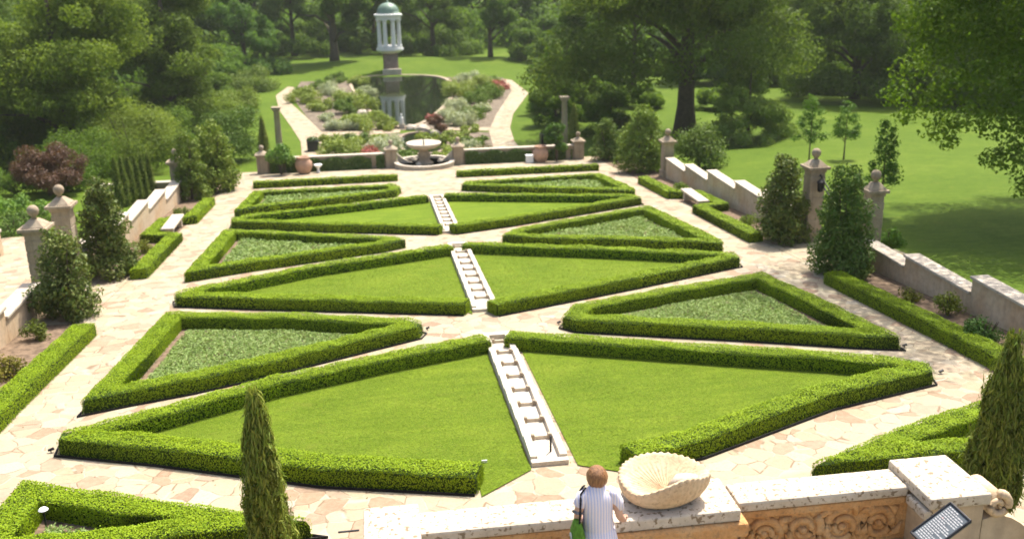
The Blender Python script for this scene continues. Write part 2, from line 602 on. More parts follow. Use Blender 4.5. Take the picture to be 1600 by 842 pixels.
def make_shrub(label, loc, w, h, mat='shrub', leaf=.1, n=1500, k=14, tint=(1, 1, 1), d=None, group=None, name='shrub', cat='shrub', stems=True, z0=.0, fill=.6, upright=0, bias=.2, flat=.85, style='skirt'):
    t = thing(name, label, cat, loc, group)
    rx = w / 2
    cl = make_clumps(rx, (d or w) / 2, z0, h, k, min(rx, h) * .24, min(rx, h) * .42, bias, flat, None, style)
    P, N = crown_pts(cl, n, fill)
    P[:, 2] = np.maximum(P[:, 2], .02)
    V, Fc = leaf_quads(P, N, leaf, leaf * .55, .6, -upright)
    LEAF_TOTAL[0] += n
    if stems:
        mb = MB()
        for i in range(5):
            a = random.uniform(0, 6.28)
            r = random.uniform(.2, .6) * rx
            mb.tube([(loc[0], loc[1], loc[2] - .08), (loc[0] + math.cos(a) * r * .5, loc[1] + math.sin(a) * r * .5, loc[2] + h * .4),
                     (loc[0] + math.cos(a) * r, loc[1] + math.sin(a) * r, loc[2] + h * .8)], [.03 + .012 * h, .02 + .006 * h, .008], 5)
        mb.build('stem', M['bark'], t)
    o = np_obj('foliage', V + np.array(loc), Fc, M[mat], t)
    o.color = (*tint, 1)
    return t


# ------------------------------------------------------------------ world, sun, camera
w = bpy.data.worlds.new('World')
sc.world = w
w.use_nodes = True
nt = w.node_tree
sky = nd(nt, 'ShaderNodeTexSky', sky_type='NISHITA', sun_disc=False)
SUN_EL, SUN_AZ = R(62), R(38)
sky.sun_elevation = SUN_EL
sky.sun_rotation = SUN_AZ
sky.air_density = 1.0
sky.dust_density = 4.5
sky.ozone_density = .4
lk(nt, sky.outputs[0], nt.nodes['Background'].inputs[0])
nt.nodes['Background'].inputs[1].default_value = .15
sd = bpy.data.lights.new('sun', 'SUN')
sd.energy = 4.8
sd.angle = R(.6)
sd.color = (1, .95, .86)
so = bpy.data.objects.new('sun', sd)
col.objects.link(so)
tosun = Vector((math.sin(SUN_AZ) * math.cos(SUN_EL), math.cos(SUN_AZ) * math.cos(SUN_EL), math.sin(SUN_EL)))
so.rotation_euler = tosun.to_track_quat('Z', 'Y').to_euler()
so.location = (0, 0, 60)

cd = bpy.data.cameras.new('camera')
cd.sensor_width = 36
cd.lens = 36 * F
cd.clip_start = .1
cd.clip_end = 3000
co = bpy.data.objects.new('camera', cd)
col.objects.link(co)
co.matrix_world = Matrix(((rt.x, up.x, -fw.x, CAM.x), (rt.y, up.y, -fw.y, CAM.y), (rt.z, up.z, -fw.z, CAM.z), (0, 0, 0, 1)))
cd.dof.use_dof = True
cd.dof.focus_distance = 13.0
cd.dof.aperture_fstop = 1.0
sc.camera = co
sc.view_settings.view_transform = 'Standard'
sc.view_settings.look = 'None'
sc.view_settings.exposure = .85
sc.view_settings.gamma = 1
sc.cycles.max_bounces = 6
sc.cycles.diffuse_bounces = 3
sc.cycles.glossy_bounces = 3
sc.cycles.transmission_bounces = 3
sc.cycles.caustics_reflective = False
sc.cycles.caustics_refractive = False


# ------------------------------------------------------------------ summer haze
HAZE = .00017
if HAZE:
    m, nt, bs = new_mat('haze_air')
    nt.nodes.remove(bs)
    pv = nd(nt, 'ShaderNodeVolumePrincipled')
    pv.inputs['Color'].default_value = (.90, .95, .92, 1)
    pv.inputs['Density'].default_value = HAZE
    pv.inputs['Anisotropy'].default_value = .2
    lk(nt, pv.outputs[0], nt.nodes['Material Output'].inputs['Volume'])
    MB().box((0, 550, 12), (3040, 2340, 56)).build('haze', m, None, kind='stuff')
    sc.cycles.volume_bounces = 1

# ------------------------------------------------------------------ setting
def sheet(name, poly, mat, lift, zf=gz, step=1.2, kind='structure'):
    """a thin sheet over the terrain bounded by poly (x,y)"""
    bm = bmesh.new()
    vs = [bm.verts.new((x, y, 0)) for x, y in poly]
    bm.faces.new(vs)
    xs = [p[0] for p in poly]
    ys = [p[1] for p in poly]
    ny = int((max(ys) - min(ys)) / step)
    nx = int((max(xs) - min(xs)) / step)
    if zf is gz:
        for i in range(1, ny + 1):
            bmesh.ops.bisect_plane(bm, geom=bm.verts[:] + bm.edges[:] + bm.faces[:], plane_co=(0, min(ys) + i * (max(ys) - min(ys)) / (ny + 1), 0), plane_no=(0, 1, 0))
        if max(ys) > 66:
            for i in range(1, nx + 1):
                bmesh.ops.bisect_plane(bm, geom=bm.verts[:] + bm.edges[:] + bm.faces[:], plane_co=(min(xs) + i * (max(xs) - min(xs)) / (nx + 1), 0, 0), plane_no=(1, 0, 0))
    for v in bm.verts:
        v.co.z = zf(v.co.x, v.co.y) + lift
    bm.normal_update()
    for f in bm.faces:
        if f.normal.z < 0: f.normal_flip()
    me = bpy.data.meshes.new(name)
    bm.to_mesh(me)
    bm.free()
    o = link(name, me, None, [mat])
    if kind: o['kind'] = kind
    return o


# terrain: one sheet to the horizon
xs = sorted(set([-1500, -900, -500, -300, -200, -140, -100, -80, -60, -50, -40] + [x for x in range(-34, 35, 2)] + [40, 50, 60, 80, 100, 140, 200, 300, 500, 900, 1500]))
ys = sorted(set([-600, -300, -100, -40, -30, 0, 10, 20, 30, 40, 50, 60, 65, 66.6, 67.15, 67.3, 69, 72, 76, 80, 83.4, 84, 88, 95, 110, 125] + [130 + 4 * i for i in range(12)] + [190, 220, 260, 300, 400, 600, 1000, 1700]))


def mound(x, y):
    d2 = ((x - 1) / 20) ** 2 + ((y - 150) / 8) ** 2
    return 1.2 * math.exp(-d2) if y > 132 else 0


V = [(x, y, gz(x, y) + mound(x, y) - (.05 if (abs(x) < 14.4 and -5 < y < 67) else 0)) for y in ys for x in xs]
nx = len(xs)
Fs = [(j * nx + i, j * nx + i + 1, (j + 1) * nx + i + 1, (j + 1) * nx + i) for j in range(len(ys) - 1) for i in range(nx - 1)]
MB().add(V, Fs).build('ground', M['park'], None, smooth=False, kind='structure')
sheet('paving', [(-12.35, 8.6), (12.35, 8.6), (12.35, 66.9), (-12.35, 66.9)], M['paving'], 0.0, step=6)
# gate aprons, and the paved way outside the left gate
sheet('path', [(-60, 29.8), (-12.35, 29.8), (-12.35, 36.6), (-14.6, 36.6), (-15.2, 40), (-17.5, 46), (-60, 46)], M['paving'], .012, step=6)
sheet('path', [(12.35, 31.2), (16.5, 31.2), (16.5, 36.0), (12.35, 36.0)], M['paving'], .012, step=6)
for sgn in (-1, 1):
    for y0, y1 in ((8.6, 29.8 if sgn < 0 else 31.2), (36.6 if sgn < 0 else 36.0, 66.9)):
        a, b = sorted((sgn * 12.35, sgn * 14.3))
        sheet('bed_soil', [(a, y0), (b, y0), (b, y1), (a, y1)], M['soil'], .008, step=6)

# ------------------------------------------------------------------ clipped box hedges
HW, HH = .68, .40


def offset_line(pts, d, closed, bevel=True):
    """offset polyline to its left by d, cutting sharp outer corners; returns list parallel to (pts index)"""
    n = len(pts)
    out = []
    for i in range(n):
        p = Vector(pts[i])
        if closed or 0 < i < n - 1:
            a = (p - Vector(pts[i - 1])).normalized()
            b = (Vector(pts[(i + 1) % n]) - p).normalized()
            na = Vector((-a.y, a.x))
            nb = Vector((-b.y, b.x))
            m_ = (na + nb)
            if m_.length < 1e-3: m_ = na
            m_.normalize()
            k = d / max(.12, m_.dot(na))
            lim = abs(d) * 2.7
            cross = a.x * b.y - a.y * b.x
            outer = cross * d < 0
            if abs(k) > lim and outer:
                k = math.copysign(lim, k)
            out.append(p + m_ * k)
        else:
            a = (Vector(pts[1]) - p).normalized() if i == 0 else (p - Vector(pts[-2])).normalized()
            out.append(p + Vector((-a.y, a.x)) * d)
    return out


def inset(outer, d, closed):
    return [tuple(v) for v in offset_line([Vector(p) for p in outer], d, closed)]


def dens(y):
    if y < 30: return 2300, .036
    if y < 45: return 900, .056
    return 330, .09


def hedge(label, line, closed=False, w=HW, h=HH, group=None, edging=None, name='box_hedge', mat='hedge', tint=(1, 1, 1)):
    """a clipped hedge along a centre line of (x,y)"""
    # resample
    P = [Vector(p) for p in line]
    n = len(P)
    segs = [(P[i], P[(i + 1) % n]) for i in range(n if closed else n - 1)]
    L = offset_line(P, w / 2 - .035, closed)
    Rr = offset_line(P, -(w / 2 - .035), closed)
    cx = sum(p.x for p in P) / n
    cy = sum(p.y for p in P) / n
    t = thing(name, label, 'hedge', (cx, cy, gz(cx, cy)), group)
    secs = []
    for i in range(n if closed else n - 1):
        j = (i + 1) % n
        k = max(1, int((P[j] - P[i]).length / .35))
        for q in range(k):
            f = q / k
            secs.append((L[i].lerp(L[j], f), Rr[i].lerp(Rr[j], f)))
    if not closed: secs.append((L[-1], Rr[-1]))
    V = []
    prof = [(0, 0.0), (0, h * .55), (.03, h - .07), (.5, h - .045), (.97, h - .07), (1, h * .55), (1, 0.0)]
    for a, b in secs:
        for u, z in prof:
            q = a.lerp(b, u)
            wob = .018 * math.sin(q.x * 3.1 + q.y * 2.3) + random.uniform(-.012, .012)
            V.append((q.x, q.y, gz(q.x, q.y) + z + (wob if z > .1 else 0)))
    m_ = len(prof)
    ns = len(secs)
    Fs = []
    for i in range(ns if closed else ns - 1):
        j = (i + 1) % ns
        for k in range(m_ - 1):
            Fs.append((i * m_ + k, i * m_ + k + 1, j * m_ + k + 1, j * m_ + k))
    if not closed:
        Fs += [tuple(range(m_)), tuple((ns - 1) * m_ + k for k in range(m_))[::-1]]
    MB().add(V, Fs).build('twig_core', M['hedgecore'], t)
    # leaf shell
    PP = []
    NN = []
    LN = []
    LE = []
    for i in range(n if closed else n - 1):
        j = (i + 1) % n
        a, b = P[i], P[j]
        ln = (b - a).length
        D, lf = dens((a.y + b.y) / 2)
        for face in ('t', 'l', 'r'):
            area = ln * (w if face == 't' else h)
            c = max(4, int(area * D * (1.1 if face == 't' else .62)))
            f = rng.random(c)
            u = rng.random(c) if face == 't' else (np.zeros(c) if face == 'l' else np.ones(c))
            lx = np.array(L[i])[None] * (1 - f[:, None]) + np.array(L[j])[None] * f[:, None]
            rx = np.array(Rr[i])[None] * (1 - f[:, None]) + np.array(Rr[j])[None] * f[:, None]
            q = lx * (1 - u[:, None]) + rx * u[:, None]
            dv = (rx - lx) / (np.linalg.norm(rx - lx, axis=1, keepdims=True) + 1e-6)
            if face == 't':
                edge = np.minimum(u, 1 - u) * w
                z = h - np.clip(.06 - edge, 0, 1) * .6 + rng.normal(0, .012, c) + (rng.random(c) < .05) * rng.random(c) * .05
                nrm = np.stack([np.zeros(c), np.zeros(c), np.ones(c)], 1)
                out = np.zeros(c)
            else:
                z = rng.random(c) ** .9 * (h - .02)
                sg = -1 if face == 'l' else 1
                nrm = np.concatenate([dv * sg, np.full((c, 1), .15)], 1)
                out = (np.where(z > h - .07, .01, .035) + rng.normal(0, .012, c)) * sg
            q = q + dv * out[:, None]
            bumpz = .02 * np.sin(q[:, 0] * 2.7 + 1.3) * np.sin(q[:, 1] * 2.2) + .014 * np.sin(q[:, 0] * 6.3 + q[:, 1] * 5.1)
            g = np.array([gz(a_, b_) for a_, b_ in q])
            PP.append(np.stack([q[:, 0], q[:, 1], g + z + bumpz * (z / h)], 1))
            NN.append(nrm)
            LN.append(np.full((c, 1), lf))
            LE.append(np.full((c, 1), .36 if face == 't' else .22))
    if not closed:
        for e, dr in ((0, (P[0] - P[1]).normalized()), (-1, (P[-1] - P[-2]).normalized())):
            D, lf = dens(P[e].y)
            c = int(w * h * D)
            u = rng.random(c)
            z = rng.random(c) * (h - .02)
            l_, r_ = np.array(L[e]), np.array(Rr[e])
            q = l_[None] * (1 - u[:, None]) + r_[None] * u[:, None] + np.array(dr)[None] * (.03 + rng.normal(0, .012, c))[:, None]
            PP.append(np.stack([q[:, 0], q[:, 1], gz(P[e].x, P[e].y) + z], 1))
            NN.append(np.tile(np.array([dr.x, dr.y, .1]), (c, 1)))
            LN.append(np.full((c, 1), lf))
            LE.append(np.full((c, 1), .22))
    PP = np.concatenate(PP)
    NN = np.concatenate(NN)
    LN = np.concatenate(LN)
    V, Fc = leaf_quads(PP, NN, LN, LN * .7, np.concatenate(LE))
    LEAF_TOTAL[0] += len(PP)
    o = np_obj('foliage', V, Fc, M[mat], t)
    o.color = (*tint, 1)
    if edging:
        side = 1 if edging == 'l' else -1
        E0 = offset_line(P, side * (w / 2 + .05), closed)
        E1 = offset_line(P, side * (w / 2 + .075), closed)
        mb = MB()
        for i in range(n if closed else n - 1):
            j = (i + 1) % n
            mb.prism([tuple(E0[i]), tuple(E0[j]), tuple(E1[j]), tuple(E1[i])], gz, lambda x, y: gz(x, y) + .05)
        mb.build('edging', M['edging'], t)
    return t


def top(pxs): return [tuple(at(px, py, HH).xy) for px, py in pxs]


GV = 'V shaped hedges round the lawns'
GT = 'triangular hedges round the ground cover beds'
GW = 'hedge strips along the garden walls'
GE = 'straight hedges at the far end'
Vs = {
    ('L', 1): [(750, 521), (590, 551), (420, 587), (250, 632), (92, 673), (86, 685), (240, 699), (500, 731), (742, 743)],
    ('R', 1): [(800, 515), (1100, 535), (1300, 547), (1400, 556), (1452, 564), (1462, 577), (1300, 615), (1100, 687), (1000, 712)],
    ('L', 2): [(697, 381), (480, 413), (300, 449), (271, 455), (273, 462), (400, 466), (725, 474)],
    ('R', 2): [(730, 377), (950, 384), (1100, 391), (1150, 394), (1158, 401), (1000, 433), (778, 475)],
    ('L', 3): [(661, 304), (540, 318), (400, 333), (361, 340), (360, 345), (500, 350), (684, 354)],
    ('R', 3): [(699, 301), (850, 302), (990, 303), (1004, 308), (900, 325), (800, 341), (713, 353)],
}
lawns = []
WHICH = {1: 'nearest', 2: 'middle', 3: 'farthest'}
for (sd_, k), px in Vs.items():
    o_ = top(px)
    # inward is toward the axis: left hedges run axis -> left -> axis (inside on the left hand), right ones mirrored
    cl_ = inset(o_, HW / 2 if sd_ == 'L' else -HW / 2, False)
    hedge(f'clipped box hedge in a sharp V round the {WHICH[k]} lawn {"left" if sd_ == "L" else "right"} of the stone rill', cl_, False, group=GV, edging='r' if sd_ == 'L' else 'l')
    # lawn inside
    ax = -.33 if sd_ == 'L' else .60
    y_hi = max(p[1] for p in cl_) + .35
    y_lo = min(p[1] for p in cl_) - .1
    nearax = cl_[-1]
    if k == 1:
        tail = [(nearax[0], nearax[1] - .45), tuple(at(826, 735).xy)] if sd_ == 'L' else [(nearax[0], nearax[1] - .3), tuple(at(897, 728).xy)]
        tail = tail[:1] + [(ax, tail[1][1])]
    else:
        tail = [(ax, nearax[1] - .3)]
    lp_ = cl_ + tail + [(ax, cl_[0][1] + .3)]
    lawns.append((lp_, k, 'left' if sd_ == 'L' else 'right'))
    sheet('lawn', lp_, M['lawn'], .022, step=6)

Ts = {
    ('L', 1): [(258, 486), (460, 487), (640, 496), (662, 502), (655, 509), (400, 570), (300, 592), (200, 610), (124, 625)],
    ('R', 1): [(877, 493), (896, 474), (1040, 448), (1192, 424), (1290, 467), (1410, 525), (1350, 523), (1200, 514), (1000, 504), (900, 499)],
    ('L', 2): [(350, 357), (480, 362), (620, 369), (635, 373), (600, 380), (500, 394), (400, 408), (286, 426)],
    ('R', 2): [(783, 367), (800, 357), (900, 339), (1015, 320), (1130, 374), (1131, 379), (1000, 374), (850, 371)],
    ('L', 3): [(395, 298), (615, 287), (627, 291), (620, 297), (500, 312), (400, 323), (365, 328)],
    ('R', 3): [(720, 288), (726, 283), (938, 270), (992, 293), (993, 297), (850, 293)],
}
tri_out = {kk: top(px) for kk, px in Ts.items()}
tri_out[('L', 0)] = [(-10.0, 17.35), (-7.5, 16.1), (-3.75, 14.5), (-10.0, 14.25)]
tri_out[('R', 0)] = [(10.0, 17.4), (10.0, 14.85), (3.95, 14.8), (7.1, 16.25)]
TW = {0: 'nearest', 1: 'second nearest', 2: 'third', 3: 'farthest'}


def area2(p): return sum(p[i][0] * p[(i + 1) % len(p)][1] - p[(i + 1) % len(p)][0] * p[i][1] for i in range(len(p)))


def blades(name, poly, label, n_per, length, mat, z0=.02, width=.35, kind='stuff', cat='ground cover', lean=.5):
    """low plants standing inside a polygon"""
    pa = np.array(poly)
    lo, hi = pa.min(0), pa.max(0)
    A = abs(area2(poly)) / 2
    n = int(A * n_per * (hi[0] - lo[0]) * (hi[1] - lo[1]) / A)
    q = lo + rng.random((n, 2)) * (hi - lo)
    ins = np.zeros(n, bool)
    for i in range(len(pa)):
        a, b = pa[i], pa[(i + 1) % len(pa)]
        c = ((a[1] > q[:, 1]) != (b[1] > q[:, 1])) & (q[:, 0] < (b[0] - a[0]) * (q[:, 1] - a[1]) / (b[1] - a[1] + 1e-12) + a[0])
        ins ^= c
    q = q[ins]
    n = len(q)
    hmap = .5 + .5 * np.sin(q[:, 0] * 2.1 + 1) * np.sin(q[:, 1] * 1.7)
    z = np.array([gz(a, b) for a, b in q]) + z0 + rng.random(n) ** .7 * length * (.55 + .5 * hmap)
    P = np.stack([q[:, 0], q[:, 1], z], 1)
    N = np.tile(np.array([0, 0, 1.0]), (n, 1))
    V, Fc = leaf_quads(P, N, length, length * width, lean)
    o = np_obj(name, V, Fc, M[mat])
    LEAF_TOTAL[0] += n
    tag(o, label, cat, None, kind)
    return o


for (sd_, k), o_ in tri_out.items():
    if area2(o_) < 0: o_ = o_[::-1]
    cl_ = inset(o_, HW / 2, True)
    side = 'left' if sd_ == 'L' else 'right'
    hedge(f'clipped box hedge in a closed triangle, {TW[k]} of those along the {side} path', cl_, True, group=GT, edging='r' if k < 2 else None)
    inn = inset(o_, HW, True)
    sheet('bed_soil', inn, M['soil'], .012, step=6)
    # keep the ground cover a hand's breadth off the hedge
    inn2 = inset(o_, HW + .22, True)
    if k == 0 or True:
        blades('ground_cover', inn2, f'striped grassy ground cover in the {TW[k]} triangular bed on the {side}', {0: 900, 1: 900, 2: 260, 3: 120}[k], {0: .11, 1: .11, 2: .19, 3: .27}[k], 'lirio', .02, .3)

for sgn, side in ((-1, 'left'), (1, 'right')):
    X = sgn
    hedge(f'low box hedge strip beside the {side} path, near side of the gate', [(X * 11.98, 10.0), (X * 11.95, 17), (X * 12.0, 22), (X * 11.9, 28.3 if sgn < 0 else 28.7)], w=.7, group=GW)
    hedge(f'low box hedge jogging back behind the {side} stone bench', [(X * 12.0, 35.6), (X * 12.05, 42.6), (X * 13.25, 43.0), (X * 13.3, 46.9), (X * 12.15, 47.3), (X * 12.2, 53.0)], w=.66, group=GW)
eL = [tuple(at(px, py, HH).xy) for px, py in ((396, 284), (620, 272.5))]
eR = [tuple(at(px, py, HH).xy) for px, py in ((714, 267), (934, 256.5))]
hedge('straight box hedge left of the fountain below the ivy parapet', eL, group=GE)
hedge('straight box hedge right of the fountain below the ivy parapet', eR, group=GE)

# ------------------------------------------------------------------ stone rills on the axis
GR = 'stepped stone rills down the garden axis'


def rill(label, y0, y1, x0, x1, weirs, head):
    cx = (x0 + x1) / 2
    t = thing('water_rill', label, 'rill', (cx, y0, gz(cx, y0)), GR)
    cw = .15
    n = weirs + 1
    step = (y1 - y0 - .9) / n
    mb = MB()
    floor = MB()
    for i in range(n):
        ya, yb = y0 + .16 + i * step, y0 + .16 + (i + 1) * step
        zt = gz(cx, ya) + .115 - .01
        floor.box((cx, (ya + yb) / 2, zt - .26), (x1 - x0 - 2 * cw + .01, yb - ya - .004, .4))
        for sx in (x0 + cw / 2, x1 - cw / 2):
            mb.box((sx, (ya + yb) / 2, zt - .12), (cw, yb - ya - .006, .36))
    mb.box((cx, y0 + .08, gz(cx, y0) - .08), (x1 - x0, .155, .36))
    floor.build('channel', M['rill'], t, bevel=.008)
    # far sump
    ye = y0 + .16 + n * step
    sump = MB()
    zt = gz(cx, ye) + .10
    for sx in (x0 + cw / 2, x1 - cw / 2):
        mb.box((sx, (ye + y1) / 2, zt - .14), (cw, y1 - ye - .004, .36))
    mb.box((cx, y1 - .1, zt - .14), (x1 - x0 - 2 * cw - .01, .2, .36))
    mb.build('curb', M['rill'], t, bevel=.012)
    sump.box((cx, (ye + y1 - .2) / 2, zt - .36), (x1 - x0 - 2 * cw - .01, y1 - .2 - ye, .2))
    sump.build('sump', M['rilldark'], t)
    for i in range(1, n + 1):
        yw = y0 + .16 + i * step
        zt = gz(cx, yw - step) + .105
        w_ = MB()
        w_.box((cx, yw - .02, zt - .09), (x1 - x0 - 2 * cw - .02, .06, .22))
        o = w_.build('weir', M['rilldark'], t, bevel=.01)
        for sx in (x0 + cw + .05, x1 - cw - .05):
            MB().box((sx, yw - .03, zt + .005), (.07, .1, .12)).build('weir_scroll', M['pillar'], o, bevel=.01)
    if head:
        MB().tube([(cx + .1, y0 + .52, gz(cx, y0)), (cx + .1, y0 + .52, gz(cx, y0) + .38)], .022, 8).build('spout', M['iron'], t)


for words, pa, pb, pc, pd, nw, sp in (('two nearest lawns', (828, 732), (890, 723), (757, 530), (794, 527), 7, True), ('two middle lawns', (736, 488), (775, 486), (701, 386), (732, 384), 8, False), ('two farthest lawns', (690, 365), (717, 363), (672, 310), (694, 309), 8, False)):
    qa, qb, qc, qd = at(*pa), at(*pb), at(*pc), at(*pd)
    rill(f'stepped stone rill between the {words}', (qa.y + qb.y) / 2, (qc.y + qd.y) / 2, (qa.x + qc.x) / 2, (qb.x + qd.x) / 2, nw, sp)

# ------------------------------------------------------------------ side walls, gate pillars
def garden_wall(label, sgn, segs, thick=.42):
    """segs: list of (y_near, y_far, height above ground at the far end)"""
    xi = 14.0
    ym = segs[0][0]
    t = thing('garden_wall', label, 'wall', (sgn * (xi + thick / 2), ym, gz(0, ym)), 'stepped walls down the garden sides')
    body = MB()
    for y0, y1, h in segs:
        zt = gz(0, y1) + h - .17
        xa, xb = sgn * xi, sgn * (xi + thick)
        x0, x1 = min(xa, xb), max(xa, xb)
        body.prism([(x0, y0), (x1, y0), (x1, y1 - .002), (x0, y1 - .002)], lambda x, y: gz(0, y) - .5, lambda x, y: zt - .09 - .02 * (y1 - y))
        c = MB()
        c.prism([(x0 - .07, y0 + .004), (x1 + .07, y0 + .004), (x1 + .07, y1 + .03), (x0 - .07, y1 + .03)], lambda x, y: zt - .088 - .02 * (y1 - y), lambda x, y: zt - .02 * (y1 - y))
        c.build('coping', M['coping'], t, bevel=.015)
    body.build('wall_body', M['wall'], t, bevel=.01)
    return t


garden_wall('stepped buff wall with stone coping, right side near the gate', 1, [(13.6, 17.2, 1.35), (17.2, 20.8, 1.33), (20.8, 24.4, 1.33), (24.4, 28.0, 1.2), (28.0, 31.0, 1.12)])
garden_wall('stepped buff wall with stone coping, right side beyond the gate', 1, [(36.3, 39.7, 1.66), (39.7, 43.3, 1.56), (43.3, 47.2, 1.58), (47.2, 50.9, 1.45), (50.9, 54.4, 1.42)])
garden_wall('stepped buff wall with stone coping, left side near the gate', -1, [(13.6, 17.2, 1.35), (17.2, 20.8, 1.33), (20.8, 24.4, 1.3), (24.4, 28.2, 1.28), (28.2, 31.2, 1.26)])
garden_wall('stepped buff wall with stone coping, left side beyond the gate', -1, [(36.0, 39.4, 1.6), (39.4, 43.2, 1.55), (43.2, 47.0, 1.5), (47.0, 50.9, 1.45), (50.9, 55.2, 1.35)])


def pillar(label, x, y, H, w=.60, group='ball topped gate pillars'):
    z = gz(x, y)
    t = thing('gate_pillar', label, 'pillar', (x, y, z), group)
    MB().box((x, y, z + .14), (w * 1.22, w * 1.22, .5)).build('plinth', M['pillar'], t, bevel=.02)
    s = MB()
    s.box((x, y, z + .39 + (H - .39 - .32) / 2), (w, w, H - .39 - .32))
    for k in range(5):                        # raised stone courses on the faces
        zc = z + .7 + k * (H - 1.4) / 4
        s.box((x, y, zc), (w + .03, w + .03, (H - 1.4) / 4 - .05))
    s.build('shaft', M['pillar'], t, bevel=.012)
    c = MB()
    c.box((x, y, z + H - .28), (w * 1.14, w * 1.14, .1))
    c.box((x, y, z + H - .16), (w * 1.5, w * 1.5, .11))
    c.add([(x - w * .62, y - w * .62, z + H - .095), (x + w * .62, y - w * .62, z + H - .095), (x + w * .62, y + w * .62, z + H - .095), (x - w * .62, y + w * .62, z + H - .095),
           (x - .13, y - .13, z + H + .14), (x + .13, y - .13, z + H + .14), (x + .13, y + .13, z + H + .14), (x - .13, y + .13, z + H + .14)],
          [(0, 1, 5, 4), (1, 2, 6, 5), (2, 3, 7, 6), (3, 0, 4, 7), (4, 5, 6, 7), (3, 2, 1, 0)])
    c.build('cap', M['pillar'], t, bevel=.015)
    MB().lathe([(q_ * .82, h_ * .85 + .02) for q_, h_ in ((.11, .16), (.08, .22), (.13, .26), (.20, .34), (.225, .45), (.20, .56), (.12, .64), (0.001, .675))], (x, y, z + H), 18).build('ball_finial', M['pillar'], t, smooth=True)
    return t


pillar('ball topped stone gate pillar on the left, the nearer of its pair', -14.02, 31.9, 2.95)
pillar('ball topped stone gate pillar on the left, the farther of its pair', -14.22, 35.3, 3.15)
pillar('ball topped stone gate pillar on the right beside the paved path, with a lantern', 14.3, 35.6, 3.15)
pillar('ball topped stone gate pillar on the right, joined to the near wall', 14.75, 31.7, 2.75, .52)
pillar('small ball topped stone pillar at the far end of the left wall', -14.3, 56.0, 2.3, .66)
pillar('small ball topped stone pillar at the far end of the right wall', 14.3, 55.2, 2.3, .6)
# iron overthrow and lantern on the right gate
t = thing('gate_arch', 'dark curved iron swag hanging between the right gate pillars', 'gate arch', (14.5, 33.6, gz(0, 33.6)))
za, zb = gz(0, 35.6) + 2.75, gz(0, 31.7) + 2.5
mb = MB()
for dz in (0, -.22):
    mb.tube([(14.35 + .35 * f, 35.2 - 3.2 * f, za + (zb - za) * f - .75 * math.sin(math.pi * f) + dz) for f in [i / 10 for i in range(11)]], .03, 6)
for i in range(1, 10):
    f = i / 10
    zz = za + (zb - za) * f - .75 * math.sin(math.pi * f)
    mb.tube([(14.35 + .35 * f, 35.2 - 3.2 * f, zz), (14.35 + .35 * f, 35.2 - 3.2 * f, zz - .22)], .014, 5)
mb.build('iron_swag', M['iron'], t)
x, y = 14.3, 35.02
z = gz(0, 35.6) + 2.1
t = thing('wall_lantern', 'small dark lantern fixed to the right gate pillar', 'lantern', (x, y, z))
MB().tube([(x, y + .16, z + .62), (x, y, z + .62), (x, y, z + .5)], .018, 6).build('bracket', M['iron'], t)
MB().lathe([(.07, 0), (.12, .04), (.15, .38), (.17, .4), (.03, .52)], (x, y, z), 6).build('lantern_body', M['iron'], t)


def bench(label, x, y0, y1):
    yc = (y0 + y1) / 2
    z = gz(x, yc)
    t = thing('stone_bench', label, 'bench', (x, yc, z), 'white stone benches by the side paths')
    a = math.atan(SL) * -1
    MB().box((x, yc, z + .46), (.56, y1 - y0, .1), tilt=0).build('seat', M['coping'], t, bevel=.02)
    for yy in (y0 + .35, y1 - .35):
        m_ = MB()
        m_.box((x, yy, z + .19), (.42, .18, .44))
        m_.build('leg', M['coping'], t, bevel=.02)


bench('white slab bench in the hedge gap by the left path', -12.6, 43.9, 46.6)
bench('white slab bench in the hedge gap by the right path', 12.62, 43.7, 46.5)

# ------------------------------------------------------------------ terrace with shell basin (foreground)
TZ, CZ = 1.9, 2.8
sheet('terrace', [(-3.3, 4.6), (3.1, 4.6), (3.1, 8.6), (-3.3, 8.6)], M['paving'], 0, zf=lambda x, y: TZ)
MB().prism([(-3.28, 4.62), (3.08, 4.62), (3.08, 8.58), (-3.28, 8.58)], -1.2, TZ - .02).build('terrace_base', M['wall'], None, kind='structure')
sheet('terrace', [(-30, -8), (30, -8), (30, 4.58), (-30, 4.58)], M['paving'], 0, zf=lambda x, y: TZ)
MB().prism([(-29.9, -7.9), (29.9, -7.9), (29.9, 4.56), (-29.9, 4.56)], -1.5, TZ - .02).build('terrace_base', M['wall'], None, kind='structure')
t = thing('terrace_parapet', 'pitted coral stone parapet wall with carved panels and end piers, round the terrace', 'parapet', (0, 8.5, TZ))
yb, yf = 8.72, 8.36
body = MB()
body.box((0, (yb + yf) / 2, (CZ - .12 - 1.2) / 2), (5.56, yb - yf - .06, CZ - .12 + 1.2))
body.build('wall_body', M['carved'], t)
for xc in (-1.83, 1.50):
    MB().box((xc, (yb + yf) / 2, CZ - .06), (1.9, yb - yf + .05, .12)).build('coping', M['pitted'], t, bevel=.03)
    MB().box((xc, yf + .02, CZ - .17), (1.9, .06, .09)).build('moulding', M['carved'], t, bevel=.02)
    MB().box((xc, yf + .03, TZ + .10), (1.9, .08, .2)).build('skirting', M['carved'], t, bevel=.02)
    MB().box((xc, yf + .0, CZ - .70), (1.9, .11, .08)).build('lower_moulding', M['wall'], t, bevel=.02)


def spiral(mb, c, r, turns, thick, sgn=1, a0=0.0, y=0):
    pts = []
    rad = []
    n = int(18 * turns)
    for i in range(n + 1):
        f = i / n
        rr = r * (1 - .86 * f)
        a = a0 + sgn * turns * 2 * math.pi * f
        pts.append((c[0] + rr * math.cos(a), y, c[1] + rr * math.sin(a)))
        rad.append(thick * (1 - .4 * f))
    mb.tube(pts, rad, 7, flat=1)


